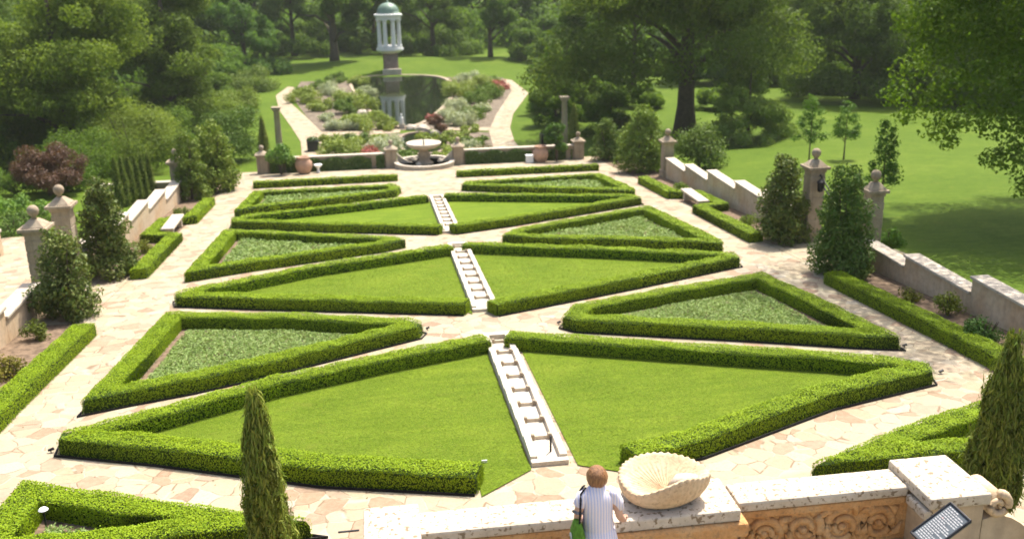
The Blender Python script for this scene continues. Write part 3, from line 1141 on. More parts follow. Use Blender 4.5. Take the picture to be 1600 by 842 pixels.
for xc in (-1.83, 1.50):
    mb = MB()
    zc = CZ - .44
    yy = yf + .035
    for i, (dx, r, sg) in enumerate(((-.64, .19, 1), (-.2, .22, -1), (.24, .22, 1), (.66, .19, -1))):
        spiral(mb, (xc + dx, zc), r, 1.8, .055, sg, random.uniform(0, 6.28), yy)
        for q in range(5):
            a = q * 1.256 + i
            mb.tube([(xc + dx + math.cos(a) * r * .95, yy, zc + math.sin(a) * r * .95), (xc + dx + math.cos(a + .3) * r * 1.3, yy - .01, zc + math.sin(a + .3) * r * 1.3),
                     (xc + dx + math.cos(a + .8) * r * 1.45, yy, zc + math.sin(a + .8) * r * 1.3)], [.036, .05, .016], 6)
        mb.lathe([(.045, -.01), (.045, .03), (.02, .05)], (xc + dx, yy - .02, zc), 8)
    mb.build('relief_panel', M['carved'], t, smooth=True)
# pedestal carrying the shell, stepping out of the wall
px0, px1 = -.86, .53
mb = MB()
mb.box(((px0 + px1) / 2, 8.46, CZ - .015), (px1 - px0 - .06, .66, .13))
mb.build('pedestal_slab', M['pitted'], t, bevel=.02)
mb = MB()
mb.box(((px0 + px1) / 2, 8.44, CZ - .165), (px1 - px0 + .1, .72, .165))
mb.build('pedestal_ledge', M['carved'], t, bevel=.035)
mb = MB()
mb.box(((px0 + px1) / 2, 8.44, (CZ - .25 + TZ) / 2), (px1 - px0 - .1, .6, CZ - .25 - TZ))
mb.build('pedestal', M['carved'], t, bevel=.02)
# end piers and volutes
for sgn, xa, xb in ((1, 2.44, 3.12), (-1, -3.30, -2.74)):
    xm, wd = (xa + xb) / 2, xb - xa
    yn = 7.93 if sgn > 0 else 7.6
    mb = MB()
    mb.box((xm, (yn + 8.78) / 2, CZ + .02), (wd, 8.78 - yn, .13))
    mb.build('pier_cap', M['pitted'], t, bevel=.02)
    mb = MB()
    mb.box((xm, (yn + 8.78) / 2, (CZ - .05 - 1.2) / 2), (wd - .08, 8.78 - yn - .08, CZ - .05 + 1.2))
    mb.build('pier', M['wall'], t, bevel=.02)
    mb = MB()
    mb.box((xa + .02 if sgn > 0 else xb - .02, (yn + 8.3) / 2 + .03, CZ - .13), (.1, 8.3 - yn, .11))
    mb.build('pier_moulding', M['pitted'], t, bevel=.02)
    # scroll bracket running off the outer side
    xo = xb if sgn > 0 else xa
    sc_ = MB()
    prof = []
    for i in range(15):
        f = i / 14
        prof.append((xo + sgn * (-.035 + 1.55 * f), CZ - .25 - .62 * (1 - math.cos(f * math.pi)) / 2 + .06 * math.sin(f * 9)))
    for i in range(14):
        (x0, z0), (x1, z1) = prof[i], prof[i + 1]
        sc_.add([(x0, yn + .05, TZ - 1.6), (x1, yn + .05, TZ - 1.6), (x1, yn + .5, TZ - 1.6), (x0, yn + .5, TZ - 1.6), (x0, yn + .05, z0), (x1, yn + .05, z1), (x1, yn + .5, z1), (x0, yn + .5, z0)],
                [(4, 5, 6, 7), (0, 1, 5, 4), (2, 3, 7, 6)])
    sc_.build('scroll_bracket', M['wall'], t)
    v = MB()
    spiral(v, (xo + sgn * .12, CZ - .10), .14, 1.4, .05, -sgn, math.pi / 2, yn + .06)
    v.lathe([(.13, 0), (.13, .4)], (0, 0, 0), 14)
    nv = len(v.v)
    # turn the lathe drum onto the y axis
    k0 = nv - 28
    for i in range(k0, nv):
        a, b, c = v.v[i]
        v.v[i] = (xo + sgn * .12 + a, yn + .08 + c, CZ - .10 + b)
    v.build('volute', M['shell'], t, smooth=True)

# shell basin
sx, sy, sz = -.25, 8.50, CZ + .05
t = thing('shell_basin', 'large scalloped stone shell basin standing on the parapet pedestal', 'shell basin', (sx, sy, sz))
NT, NR = 168, 14
Vo, Vi = [], []
for j in range(NR + 1):
    f = j / NR
    for i in range(NT):
        a = 2 * math.pi * i / NT
        fl = math.cos(a * 38)

        def lobe(deg, wd):
            return math.exp(-((((a - math.radians(deg) + math.pi) % (2 * math.pi)) - math.pi) / wd) ** 2)
        big = -.09 * lobe(222, .5) + .085 * lobe(292, .5) + .03 * lobe(90, .9) - .03 * lobe(180, .5)
        R0 = .455 + .02 * math.cos(a) + .045 * lobe(345, .35)
        r = R0 * (.50 + .50 * math.sin(f * math.pi / 2) ** .7) * (1 + .014 * fl * f)
        zz = f ** 1.5 * (.30 + big) + .006 * fl * f ** 2
        Vo.append((sx + r * math.cos(a), sy + r * .80 * math.sin(a), sz + zz))
        hx, hy = .05, -.06
        g = 1 - f
        ri = R0 * .94 * g * (1 + .03 * fl * g)
        zi = .10 + (.20 + big) * (g ** 1.3) + .02 * fl * g * (1 - g) * 2 + (.010 * fl if g > .99 else 0)
        Vi.append((sx + hx * f + ri * math.cos(a), sy + hy * f + ri * .80 * math.sin(a), sz + zi + .005))
V = Vo + Vi
rows = 2 * (NR + 1)
Fs = [(j * NT + i, j * NT + (i + 1) % NT, (j + 1) * NT + (i + 1) % NT, (j + 1) * NT + i) for j in range(rows - 1) for i in range(NT)]
Fs.append(tuple(range(NT))[::-1])
MB().add(V, Fs).build('shell_bowl', M['shell'], t, smooth=True)
mb = MB()   # curled lip at the hinge
mb.tube([(sx + .06, sy - .10, sz + .20), (sx + .14, sy - .14, sz + .29), (sx + .26, sy - .16, sz + .30), (sx + .36, sy - .10, sz + .28)], [.03, .085, .085, .03], 12, flat=.45)
mb.build('hinge_lip', M['coping'], t, smooth=True)

# sign on a stand
p1, p2, p3 = Vector((2.1, 7.68, 2.7)), Vector((2.48, 7.67, 3.0)), Vector((2.48, 7.34, 3.0))
p4 = p1 + p3 - p2
e1, e2 = (p1 - p2), (p3 - p2)
nrm = e1.cross(e2).normalized()
if nrm.z < 0: nrm = -nrm
t = thing('information_sign', 'grey tilted information panel with rows of white text, by the right pier', 'sign', (2.29, 7.51, TZ))
th = .025
q = [p - nrm * th for p in (p1, p2, p3, p4)] + [p1, p2, p3, p4]
MB().add(q, [(3, 2, 1, 0), (4, 5, 6, 7), (0, 1, 5, 4), (1, 2, 6, 5), (2, 3, 7, 6), (3, 0, 4, 7)]).build('panel', M['signgrey'], t)
fr = MB()
for a, b in ((p1, p2), (p2, p3), (p3, p4), (p4, p1)):
    fr.tube([a, b], .014, 6)
fr.build('frame', M['iron'], t)
tx = MB()
tp = MB()
rr = random.Random(3)
for i in range(17):
    u = .06 + i * .053
    v = .10
    end = rr.uniform(.55, .92) if i % 6 else .5
    while v < end:
        ln = rr.uniform(.05, .14)
        (tp if i == 5 and .25 < v < .5 and not tp.v else tx).add([p2 + e1 * (u + a * .022) + e2 * (v + b * ln) + nrm * .003 for a, b in ((0, 0), (1, 0), (1, 1), (0, 1))], [(0, 1, 2, 3)])
        v += ln + .025
tx.build('text_lines', M['signwhite'], t)
tp.build('text_patch', M['signpink'], t)
MB().tube([(2.29, 7.51, TZ), (2.29, 7.51, 2.8)], .03, 8).build('post', M['iron'], t)

# ------------------------------------------------------------------ the woman at the parapet
def skin_mesh(verts, edges, radii, root=0, sub=2):
    me = bpy.data.meshes.new('tmp')
    me.from_pydata(verts, edges, [])
    o = bpy.data.objects.new('tmp', me)
    col.objects.link(o)
    md = o.modifiers.new('s', 'SKIN')
    md.use_smooth_shade = True
    for i, r in enumerate(radii):
        me.skin_vertices[0].data[i].radius = r if hasattr(r, '__len__') else (r, r)
        me.skin_vertices[0].data[i].use_root = (i == root)
    sb = o.modifiers.new('b', 'SUBSURF')
    sb.levels = sb.render_levels = sub
    dg = bpy.context.evaluated_depsgraph_get()
    m2 = bpy.data.meshes.new_from_object(o.evaluated_get(dg))
    vs = [tuple(v.co) for v in m2.vertices]
    fs = [tuple(p.vertices) for p in m2.polygons]
    bpy.data.objects.remove(o)
    bpy.data.meshes.remove(m2)
    return vs, fs


PX, PY, PZ = -1.02, 8.02, TZ
t = thing('person', 'woman with short auburn hair in a striped white dress, leaning on the parapet', 'person', (PX, PY, PZ))
J = [(0, 0, .90), (0, .0, 1.05), (0, .02, 1.20), (0, .01, 1.33), (0, .02, 1.42), (0, .04, 1.47), (0, .06, 1.53), (0, .06, 1.58),
     (.16, .0, 1.345), (.225, -.03, 1.22), (.245, -.05, 1.12), (.30, .02, 1.045), (.35, .09, .985), (.365, .14, .972),
     (-.16, .0, 1.345), (-.23, -.01, 1.22), (-.24, .0, 1.10), (-.19, .14, 1.01), (-.13, .25, .955), (-.11, .30, .94),
     (.095, .0, .80), (.10, .02, .47), (.105, -.01, .09), (.105, .12, .03), (-.095, .0, .80), (-.10, .01, .47), (-.105, -.02, .09), (-.105, .11, .03)]
J = [(jx * (.86 if k_ < 8 or k_ > 19 else .84), jy, jz) for k_, (jx, jy, jz) in enumerate(J)]
E_ = [(0, 1), (1, 2), (2, 3), (3, 4), (4, 5), (5, 6), (6, 7), (3, 8), (8, 9), (9, 10), (10, 11), (11, 12), (12, 13), (3, 14), (14, 15), (15, 16), (16, 17), (17, 18), (18, 19),
      (0, 20), (20, 21), (21, 22), (22, 23), (0, 24), (24, 25), (25, 26), (26, 27)]
Rd = [(.15, .11), (.125, .10), (.135, .10), (.12, .085), (.052, .052), (.052, .055), (.075, .088), (.066, .08),
      .058, .046, .041, .036, .026, (.036, .018), .058, .046, .041, .036, .026, (.036, .018), .085, .055, .036, .035, .085, .055, .036, .035]
bv, bf = skin_mesh(J, E_, Rd)
body = MB().add(bv, bf)
for hx, hy, hz, sg, dr in ((.365 * .84, .14, .972, 1, Vector((.2, 1, -.05))), (-.11 * .84, .30, .94, -1, Vector((.35, 1, -.12)))):
    dr.normalize()
    sd2 = dr.cross(Vector((0, 0, 1))).normalized()
    for k, (o_, L_) in enumerate(((-.027, .062), (-.009, .075), (.009, .07), (.027, .055))):
        b0 = Vector((hx, hy, hz)) + sd2 * o_ + dr * .01
        fv, ff = skin_mesh([b0, b0 + dr * .035, b0 + dr * (.035 + L_ * .5) + Vector((0, 0, -.008)), b0 + dr * (.03 + L_) + Vector((0, 0, -.024))], [(0, 1), (1, 2), (2, 3)], [.0095, .0095, .0085, .007], sub=1)
        body.add(fv, ff)
    b0 = Vector((hx, hy, hz)) - sd2 * sg * .025 - dr * .02
    fv, ff = skin_mesh([b0, b0 - sd2 * sg * .022 + dr * .02, b0 - sd2 * sg * .028 + dr * .05], [(0, 1), (1, 2)], [.012, .0105, .008], sub=1)
    body.add(fv, ff)
# face: nose, lips, ears
body.lathe([(.001, -.03), (.014, -.025), (.010, 0), (.004, .03)], (0, .150, 1.525), 8)
body.lathe([(.001, -.008), (.02, 0), (.001, .008)], (0, .128, 1.485), 10)
for sgx in (-1, 1):
    body.lathe([(.001, -.03), (.016, -.01), (.018, .012), (.001, .03)], (sgx * .083, .05, 1.53), 8)
body.v = [(a + PX, b + PY, c + PZ) for a, b, c in body.v]
body.build('body', M['skin'], t, smooth=True)
for sgx in (-1, 1):
    MB().lathe([(.001, -.009), (.011, 0), (.001, .009)], (PX + sgx * .032, PY + .138, PZ + 1.545), 8).build('eye', M['black'], t)


def loft(rings, n=28):
    """rings: (cx,cy,cz,a,b)"""
    V = [(cx + a * math.cos(2 * math.pi * k / n), cy + b * math.sin(2 * math.pi * k / n), cz) for cx, cy, cz, a, b in rings for k in range(n)]
    Fs = [(i * n + k, i * n + (k + 1) % n, (i + 1) * n + (k + 1) % n, (i + 1) * n + k) for i in range(len(rings) - 1) for k in range(n)]
    return V, Fs


dr_ = MB()
V, Fs = loft([(0, 0, .42, .30, .24), (0, 0, .60, .275, .215), (0, 0, .78, .245, .195), (0, .0, .90, .215, .175), (0, .0, .985, .195, .15), (0, .0, 1.0, .175, .138), (0, .005, 1.02, .188, .145), (0, .01, 1.10, .178, .138), (0, .01, 1.2, .182, .14),
              (0, .01, 1.28, .192, .135), (0, .01, 1.345, .205, .112), (0, .012, 1.385, .165, .095), (0, .015, 1.42, .105, .075), (0, .02, 1.445, .07, .066), (0, .022, 1.462, .063, .06)])
V = [(x * .86 + .008 * math.sin(8 * z + 6 * x), y + .012 * math.sin(math.atan2(y, x) * 9) * max(0, (1.0 - z)) / .6, z) for x, y, z in V]
dr_.add(V, Fs)
for s_x in (-1, 1):
    dr_.tube([(s_x * .10, .01, 1.365), (s_x * .148, .0, 1.345), (s_x * .190, -.012, 1.26), (s_x * .205, -.02, 1.19)], [.068, .068, .062, .058], 14)
dr_.v = [(a + PX, b + PY, c + PZ) for a, b, c in dr_.v]
dr_.build('dress', M['dress'], t, smooth=True)
# bobbed hair
hm = MB()
NH = 30
rows = 13
V = []
for j in range(rows):
    ph = math.pi * (.02 + .70 * j / (rows - 1))
    for i in range(NH):
        a = 2 * math.pi * i / NH
        face = max(0, math.sin(a) - .55) / .45            # open at the face (+y)
        phh = ph if face <= 0 else min(ph, math.pi * (.72 - .36 * face))
        r = 1 + .035 * math.sin(a * 13 + j * .6) + .02 * math.sin(a * 5 + 2) + random.uniform(-.012, .012)
        fl = 1 + .10 * (j / (rows - 1)) ** 2
        V.append((.098 * r * fl * math.sin(phh) * math.cos(a), .05 + .108 * r * fl * math.sin(phh) * math.sin(a), 1.52 + .115 * math.cos(phh)))
V.append((0, .05, 1.637))
Fs = [(j * NH + i, (j + 1) * NH + i, (j + 1) * NH + (i + 1) % NH, j * NH + (i + 1) % NH) for j in range(rows - 1) for i in range(NH)]
Fs += [(i, (i + 1) % NH, len(V) - 1) for i in range(NH)]
hm.add([(a + PX, b + PY, c + PZ) for a, b, c in V], Fs)
hm.build('hair', M['hair'], t, smooth=True)
# shoulder bag
bx, by, bz = PX - .215, PY - .07, PZ
t = thing('shoulder_bag', 'green canvas shoulder bag with black straps hanging on the woman', 'bag', (bx, by, bz + 1.0))
V, Fs = loft([(bx, by, bz + .80, .045, .06), (bx, by, bz + .84, .075, .15), (bx, by, bz + .98, .07, .155), (bx, by, bz + 1.08, .045, .12), (bx, by, bz + 1.13, .02, .09)], 18)
n0 = 18
Fs += [tuple(range(n0))[::-1], tuple(4 * n0 + k for k in range(n0))]
MB().add(V, Fs).build('bag_body', M['bag'], t, smooth=True)
mb = MB()
for dy in (-.06, .05):
    mb.tube([(bx + .005, by + dy, bz + 1.1), (bx + .015, by + dy * .9 + .01, bz + 1.25), (PX - .175, PY + dy * .5, bz + 1.395), (PX - .15, PY + dy * .5 + .0, bz + 1.432), (PX - .12, PY + .05 + dy * .4, bz + 1.42)], .011, 6)
mb.build('strap', M['black'], t)
mb = MB()
mb.tube([(bx - .076, by - .03 + .035 * math.cos(a), bz + .97 + .045 * math.sin(a)) for a in [i * .6 for i in range(9)]], .008, 5)
mb.build('emblem', M['signwhite'], t)

# ------------------------------------------------------------------ cypresses
def cypress(label, x, y, H, w, n, leaf, group=None, tint=(1, 1, 1), lean=(0, 0), mat='cypress'):
    z = gz(x, y)
    t = thing('cypress', label, 'cypress', (x, y, z), group)
    f = rng.random(n) ** 1.1
    a = rng.random(n) * 2 * np.pi
    prof = np.clip(np.minimum((f + .05) / .2, 1) ** .5 * (1 - f ** 1.9) ** .75, .05, 1)
    ns_ = 90                                  # upright sprays of different reach
    sa, sf, sr = rng.random(ns_) * 6.283, rng.random(ns_), rng.uniform(.72, 1.22, ns_)
    da = np.abs(((a[:, None] - sa[None] + np.pi) % (2 * np.pi)) - np.pi) * 1.6
    idx = np.argmin(da + np.abs(f[:, None] - sf[None]) * 6, axis=1)
    r = w / 2 * prof * sr[idx] * (1 - .4 * rng.random(n) ** 2.0) + .03 * rng.random(n) * w
    P = np.stack([x + r * np.cos(a) + lean[0] * f * H, y + r * np.sin(a) + lean[1] * f * H, z + .05 + f * H], 1)
    Nn = np.stack([np.cos(a), np.sin(a), np.full(n, .1)], 1)
    V, Fc = leaf_quads(P, Nn, leaf, leaf * .3, .8, -1.8)
    k_ = n // 9                                # loose shoots standing off the outline
    sel = rng.choice(n, k_)
    P2 = P[sel].copy()
    P2[:, 0] += np.cos(a[sel]) * .05 * w * (1 + rng.random(k_))
    P2[:, 1] += np.sin(a[sel]) * .05 * w * (1 + rng.random(k_))
    P2[:, 2] += rng.random(k_) * .12
    V2, F2 = leaf_quads(P2, Nn[sel], leaf * 1.5, leaf * .2, .35, -4.0)
    V, Fc = np.concatenate([V, V2]), np.concatenate([Fc, F2 + len(V)])
    MB().tube([(x, y, z - .1), (x + lean[0] * H * .5, y + lean[1] * H * .5, z + H * .5), (x + lean[0] * H * .9, y + lean[1] * H * .9, z + H * .9)], [.07 * w + .03, .04 * w + .02, .01], 7).build('trunk', M['bark'], t)
    # twig core keeps the inside closed
    mb = MB()
    prof2 = [(w * .5 * .55 * min((ff + .05) / .2, 1) ** .5 * (1 - ff ** 1.9) ** .75, .05 + ff * H) for ff in [i / 10 for i in range(10)]]
    mb.lathe(prof2, (x, y, z), 12)
    mb.v = [(p[0] + lean[0] * (p[2] - z), p[1] + lean[1] * (p[2] - z), p[2]) for p in mb.v]
    mb.build('twig_core', M['hedgecore'], t)
    o = np_obj('foliage', V, Fc, M[mat], t)
    o.color = (*tint, 1)
    LEAF_TOTAL[0] += n


GC = 'columnar cypresses'
cypress('tall dark cypress in the left foreground before the box hedge', -4.9, 13.3, 3.2, .70, 15000, .12, GC, (1.05, 1.1, .85), (-.02, 0))
cypress('tall dark cypress in the right foreground behind the scroll bracket', 7.08, 13.15, 3.25, .88, 17000, .12, GC, (.85, .92, .7))
p = atz(413, 262, -5.2)
cypress('thin dark cypress beside the stone column at the far left corner', p.x, p.y + 1, 4.6, .9, 5000, .16, GC)
p = atz(901, 232, -5.2)
cypress('thin dark cypress beside the stone column at the far right corner', p.x, p.y + 1, 4.4, .9, 5000, .16, GC)
for i in range(6):
    p = at(188 + 10 * i, 326 - 3.5 * i)
    cypress('slim young cypress in the row outside the left wall', p.x, p.y, 2.75 - .05 * i, .62, 2200, .12, 'young cypresses in a row outside the left wall', (.8, .9, .8))

# ------------------------------------------------------------------ far parapet with ivy, pots and fountain
PYF = 65.9


def parapet(label, x0, x1, side):
    z = gz(0, PYF)
    t = thing('ivy_parapet', label, 'parapet', ((x0 + x1) / 2, PYF, z), 'parapets at the far end of the garden')
    mb = MB()
    mb.box(((x0 + x1) / 2, PYF, z + .2), (x1 - x0 - .7, .34, 1.5))
    mb.build('wall_body', M['pillar'], t)
    mb = MB()
    mb.box(((x0 + x1) / 2, PYF, z + 1.0), (x1 - x0 - .72, .5, .1))
    mb.build('coping', M['coping'], t, bevel=.02)
    for x in (x0, x1):
        mb = MB()
        mb.box((x, PYF, z + .3), (.72, .72, 1.9))
        mb.box((x, PYF, z + 1.28), (.92, .92, .1))
        mb.lathe([(.46, 0), (.30, .12), (.12, .22), (.1, .3), (.15, .36), (.17, .46), (.12, .56), (.001, .6)], (x, PYF, z + 1.33), 12)
        mb.build('pier', M['pillar'], t, bevel=.02)
    # curved shoulder towards the fountain
    xi = x1 if side == 'L' else x0
    sg = 1 if side == 'L' else -1
    mb = MB()
    pts = [(xi + sg * (.4 + 1.15 * f), PYF - .1 + .2 * f, z + 1.0 - .72 * math.sin(f * math.pi / 2)) for f in [i / 8 for i in range(9)]]
    for a, b in zip(pts[:-1], pts[1:]):
        mb.add([(a[0], a[1] - .15, z - .3), (b[0], b[1] - .15, z - .3), (b[0], b[1] + .15, z - .3), (a[0], a[1] + .15, z - .3),
                (a[0], a[1] - .15, a[2]), (b[0], b[1] - .15, b[2]), (b[0], b[1] + .15, b[2]), (a[0], a[1] + .15, a[2])], [(4, 5, 6, 7), (0, 1, 5, 4), (2, 3, 7, 6), (1, 2, 6, 5)])
    mb.build('shoulder', M['coping'], t)
    n = 5200
    P = np.stack([rng.uniform(x0 + .5, x1 - .5, n), PYF - .22 - .14 * rng.random(n), z + .95 * rng.random(n) ** .8], 1)
    P = P[(np.sin(P[:, 0] * 2.3) + .6 * np.sin(P[:, 0] * 5.1 + 2) > -1.15) & (P[:, 2] < z + .86 + .1 * np.sin(P[:, 0] * 4))]
    n = len(P)
    V, Fc = leaf_quads(P, np.tile(np.array([0, -1., .4]), (n, 1)), .15, .12, .6)
    o = np_obj('ivy', V, Fc, M['ivy'], t)
    return t


xl0, xl1 = at(407, 277).x, at(613, 268).x
xr0, xr1 = at(722, 265).x, at(910, 252).x
parapet('ivy covered stone parapet left of the fountain', xl0, xl1, 'L')
parapet('ivy covered stone parapet right of the fountain', xr0, xr1, 'R')


def fountain():
    x, y = .22, 65.5
    z = gz(x, y)
    t = thing('fountain', 'round stone fountain with a wide bowl on a stem in a low basin', 'fountain', (x, y, z))
    MB().lathe([(2.05, -.5), (2.05, .28), (2.1, .32), (2.1, .42), (1.78, .42), (1.74, .25), (1.74, .1), (0.001, .08)], (x, y, z), 40).build('basin', M['coping'], t)
    MB().lathe([(1.73, .26), (0.001, .26)], (x, y, z), 32).build('basin_water', M['water'], t)
    MB().lathe([(.62, .1), (.62, .3), (.42, .42), (.34, .6), (.46, .8), (.34, 1.0), (.30, 1.15), (.42, 1.28)], (x, y, z), 20).build('stem', M['pillar'], t, smooth=True)
    MB().lathe([(.42, 1.24), (.8, 1.32), (1.12, 1.5), (1.2, 1.6), (1.2, 1.68), (1.1, 1.68), (.95, 1.6), (.4, 1.52), (.001, 1.5)], (x, y, z), 36).build('bowl', M['coping'], t, smooth=True)
    MB().tube([(x, y, z + 1.45), (x, y, z + 1.95)], [.06, .025], 8).build('spout', M['iron'], t)
    for k in range(3):
        a = 2.2 + k * 2.1
        MB().lathe([(.001, 0), (.18, .05), (.2, .16), (.1, .3), (.001, .34)], (x + 1.1 * math.cos(a), y + 1.1 * math.sin(a), z + .2), 8).build('boulder', M['coping'], t)


fountain()


def pot(label, x, y, h, w, group):
    z = gz(x, y)
    t = thing('terracotta_pot', label, 'pot', (x, y, z), group)
    MB().lathe([(w * .26, 0), (w * .36, h * .1), (w * .5, h * .45), (w * .48, h * .68), (w * .33, h * .86), (w * .31, h * .9), (w * .38, h * .94), (w * .38, h), (w * .28, h), (w * .26, h * .8), (0.001, h * .78)], (x, y, z), 24).build('jar', M['terracotta'], t, smooth=True)


p = at(474, 275)
pot('terracotta oil jar in front of the left ivy parapet', p.x, 64.7, 1.15, 1.15, 'terracotta jars at the far end')
p = at(857, 262)
pot('terracotta oil jar in front of the right ivy parapet', p.x, 64.9, 1.15, 1.1, 'terracotta jars at the far end')
p = at(437, 277)
make_shrub('round citrus bush with big glossy leaves beside the left oil jar', (p.x, 64.8, gz(p.x, 64.8)), 1.9, 2.2, 'magnolia', .2, 1800, 10, (.9, 1.3, .8), z0=.5, name='citrus_bush', cat='bush')
p = at(879, 258)
make_shrub('upright dark green bush beside the right oil jar', (p.x, 65.0, gz(p.x, 65)), 1.7, 3.2, 'shrub', .17, 2600, 16, (.75, .95, .8), z0=.1, name='upright_bush', cat='bush', bias=.4)
for px, py, lab in ((496, 274, 'small white urn on the ground before the left ivy parapet'), (835, 260, 'small white box on the ground before the right ivy parapet')):
    p = at(px, py)
    z = gz(p.x, 64.9)
    if px < 600:
        t = thing('garden_urn', lab, 'urn', (p.x, 64.9, z))
        MB().lathe([(.16, 0), (.1, .1), (.08, .3), (.26, .5), (.28, .56), (.2, .56), (.001, .48)], (p.x, 64.9, z), 14).build('urn_body', M['white'], t, smooth=True)
    else:
        t = thing('garden_box', lab, 'box', (p.x, 64.9, z))
        MB().box((p.x, 64.9, z + .26), (.5, .35, .5)).build('box_body', M['white'], t, bevel=.02)
        MB().box((p.x, 64.9, z + .53), (.56, .4, .05)).build('lid', M['white'], t, bevel=.01)

# tall stone columns at the far corners
for px, lab in ((434, 'tall weathered stone column at the far left corner'), (882, 'tall weathered stone column at the far right corner')):
    q = atd(px, 200, 76)
    z = gz(q.x, q.y)
    ztop = atd(px, 166 if px < 600 else 149, 76).z
    H = ztop - z
    t = thing('stone_column', lab, 'column', (q.x, q.y, z), 'tall columns at the far corners')
    MB().box((q.x, q.y, z + .2), (.95, .95, .6)).build('plinth', M['pillar'], t, bevel=.02)
    MB().lathe([(.27, .45), (.25, H * .5), (.22, H - .35), (.27, H - .3)], (q.x, q.y, z), 18).build('shaft', M['pillar'], t, smooth=True)
    MB().box((q.x, q.y, z + H - .2), (.58, .58, .14)).box((q.x, q.y, z + H - .06), (.72, .72, .14)).build('capital', M['pillar'], t, bevel=.03)

# ------------------------------------------------------------------ lower pool garden
def pz(px, py, lift=0.0):
    p = atz(px, py, POND_Z + lift)
    return (p.x, p.y)


def ZF(h): return lambda x, y: POND_Z + h


sheet('path', [pz(*q) for q in ((431, 150), (436, 172), (456, 200), (470, 222), (472, 250), (506, 250), (508, 212), (477, 182), (450, 158), (468, 138), (450, 136))], M['paving'], 0, ZF(.03))
sheet('path', [pz(*q) for q in ((780, 123), (800, 142), (775, 180), (764, 205), (775, 245), (824, 245), (804, 222), (797, 200), (802, 178), (826, 146), (800, 126))], M['paving'], 0, ZF(.03))
sheet('path', [pz(*q) for q in ((490, 208), (506, 216), (560, 214), (625, 208), (626, 203), (560, 206))], M['paving'], 0, ZF(.045))
sheet('path', [pz(*q) for q in ((690, 199), (690, 204), (735, 205), (772, 205), (772, 200), (735, 200))], M['paving'], 0, ZF(.045))
sheet('bed_soil', [pz(*q) for q in ((455, 150), (478, 182), (506, 210), (560, 205), (620, 204), (700, 202), (766, 202), (776, 180), (800, 143), (786, 122), (700, 116), (545, 116), (470, 128))], M['mulch'], 0, ZF(.012))
sheet('bed_soil', [pz(*q) for q in ((508, 217), (508, 246), (775, 246), (765, 207), (690, 206), (625, 209))], M['mulch'], 0, ZF(.012))
pond = [(548, 126), (575, 121), (615, 118.5), (660, 119), (690, 122), (705, 132), (706, 148), (696, 163), (680, 178), (662, 192), (640, 200), (612, 198), (592, 185), (577, 172), (566, 158), (553, 142)]


def smooth_poly(P, k=3):
    for _ in range(k):
        Q = []
        for i in range(len(P)):
            a, b = P[i], P[(i + 1) % len(P)]
            Q += [(a[0] * .75 + b[0] * .25, a[1] * .75 + b[1] * .25), (a[0] * .25 + b[0] * .75, a[1] * .25 + b[1] * .75)]
        P = Q
    return P


def pool(label_edge, pxs, lift, mat='pillar'):
    P = smooth_poly([pz(*q) for q in pxs], 2)
    sheet('water', P, M['water'], 0, ZF(lift))
    cx = sum(p[0] for p in P) / len(P)
    cy = sum(p[1] for p in P) / len(P)
    mb = MB()
    n = len(P)
    for i in range(n):
        a, b = P[i], P[(i + 1) % n]
        o1 = (a[0] + (a[0] - cx) * .05 + .12 * (1 if a[0] > cx else -1), a[1] + (a[1] - cy) * .015 + (.3 if a[1] > cy else -.3))
        o2 = (b[0] + (b[0] - cx) * .05 + .12 * (1 if b[0] > cx else -1), b[1] + (b[1] - cy) * .015 + (.3 if b[1] > cy else -.3))
        mb.prism([a, b, o2, o1], POND_Z - .05, POND_Z + lift + .10)
    o = mb.build('pool_rim', M[mat], None)
    tag(o, label_edge, 'pool rim')


pool('pale stone rim of the large dark reflecting pool', pond, .05)
pool('pale stone rim of the small lower pool behind the fountain', [(628, 213), (655, 208), (692, 210), (702, 222), (690, 240), (640, 243), (624, 228)], .05, 'brownstone')

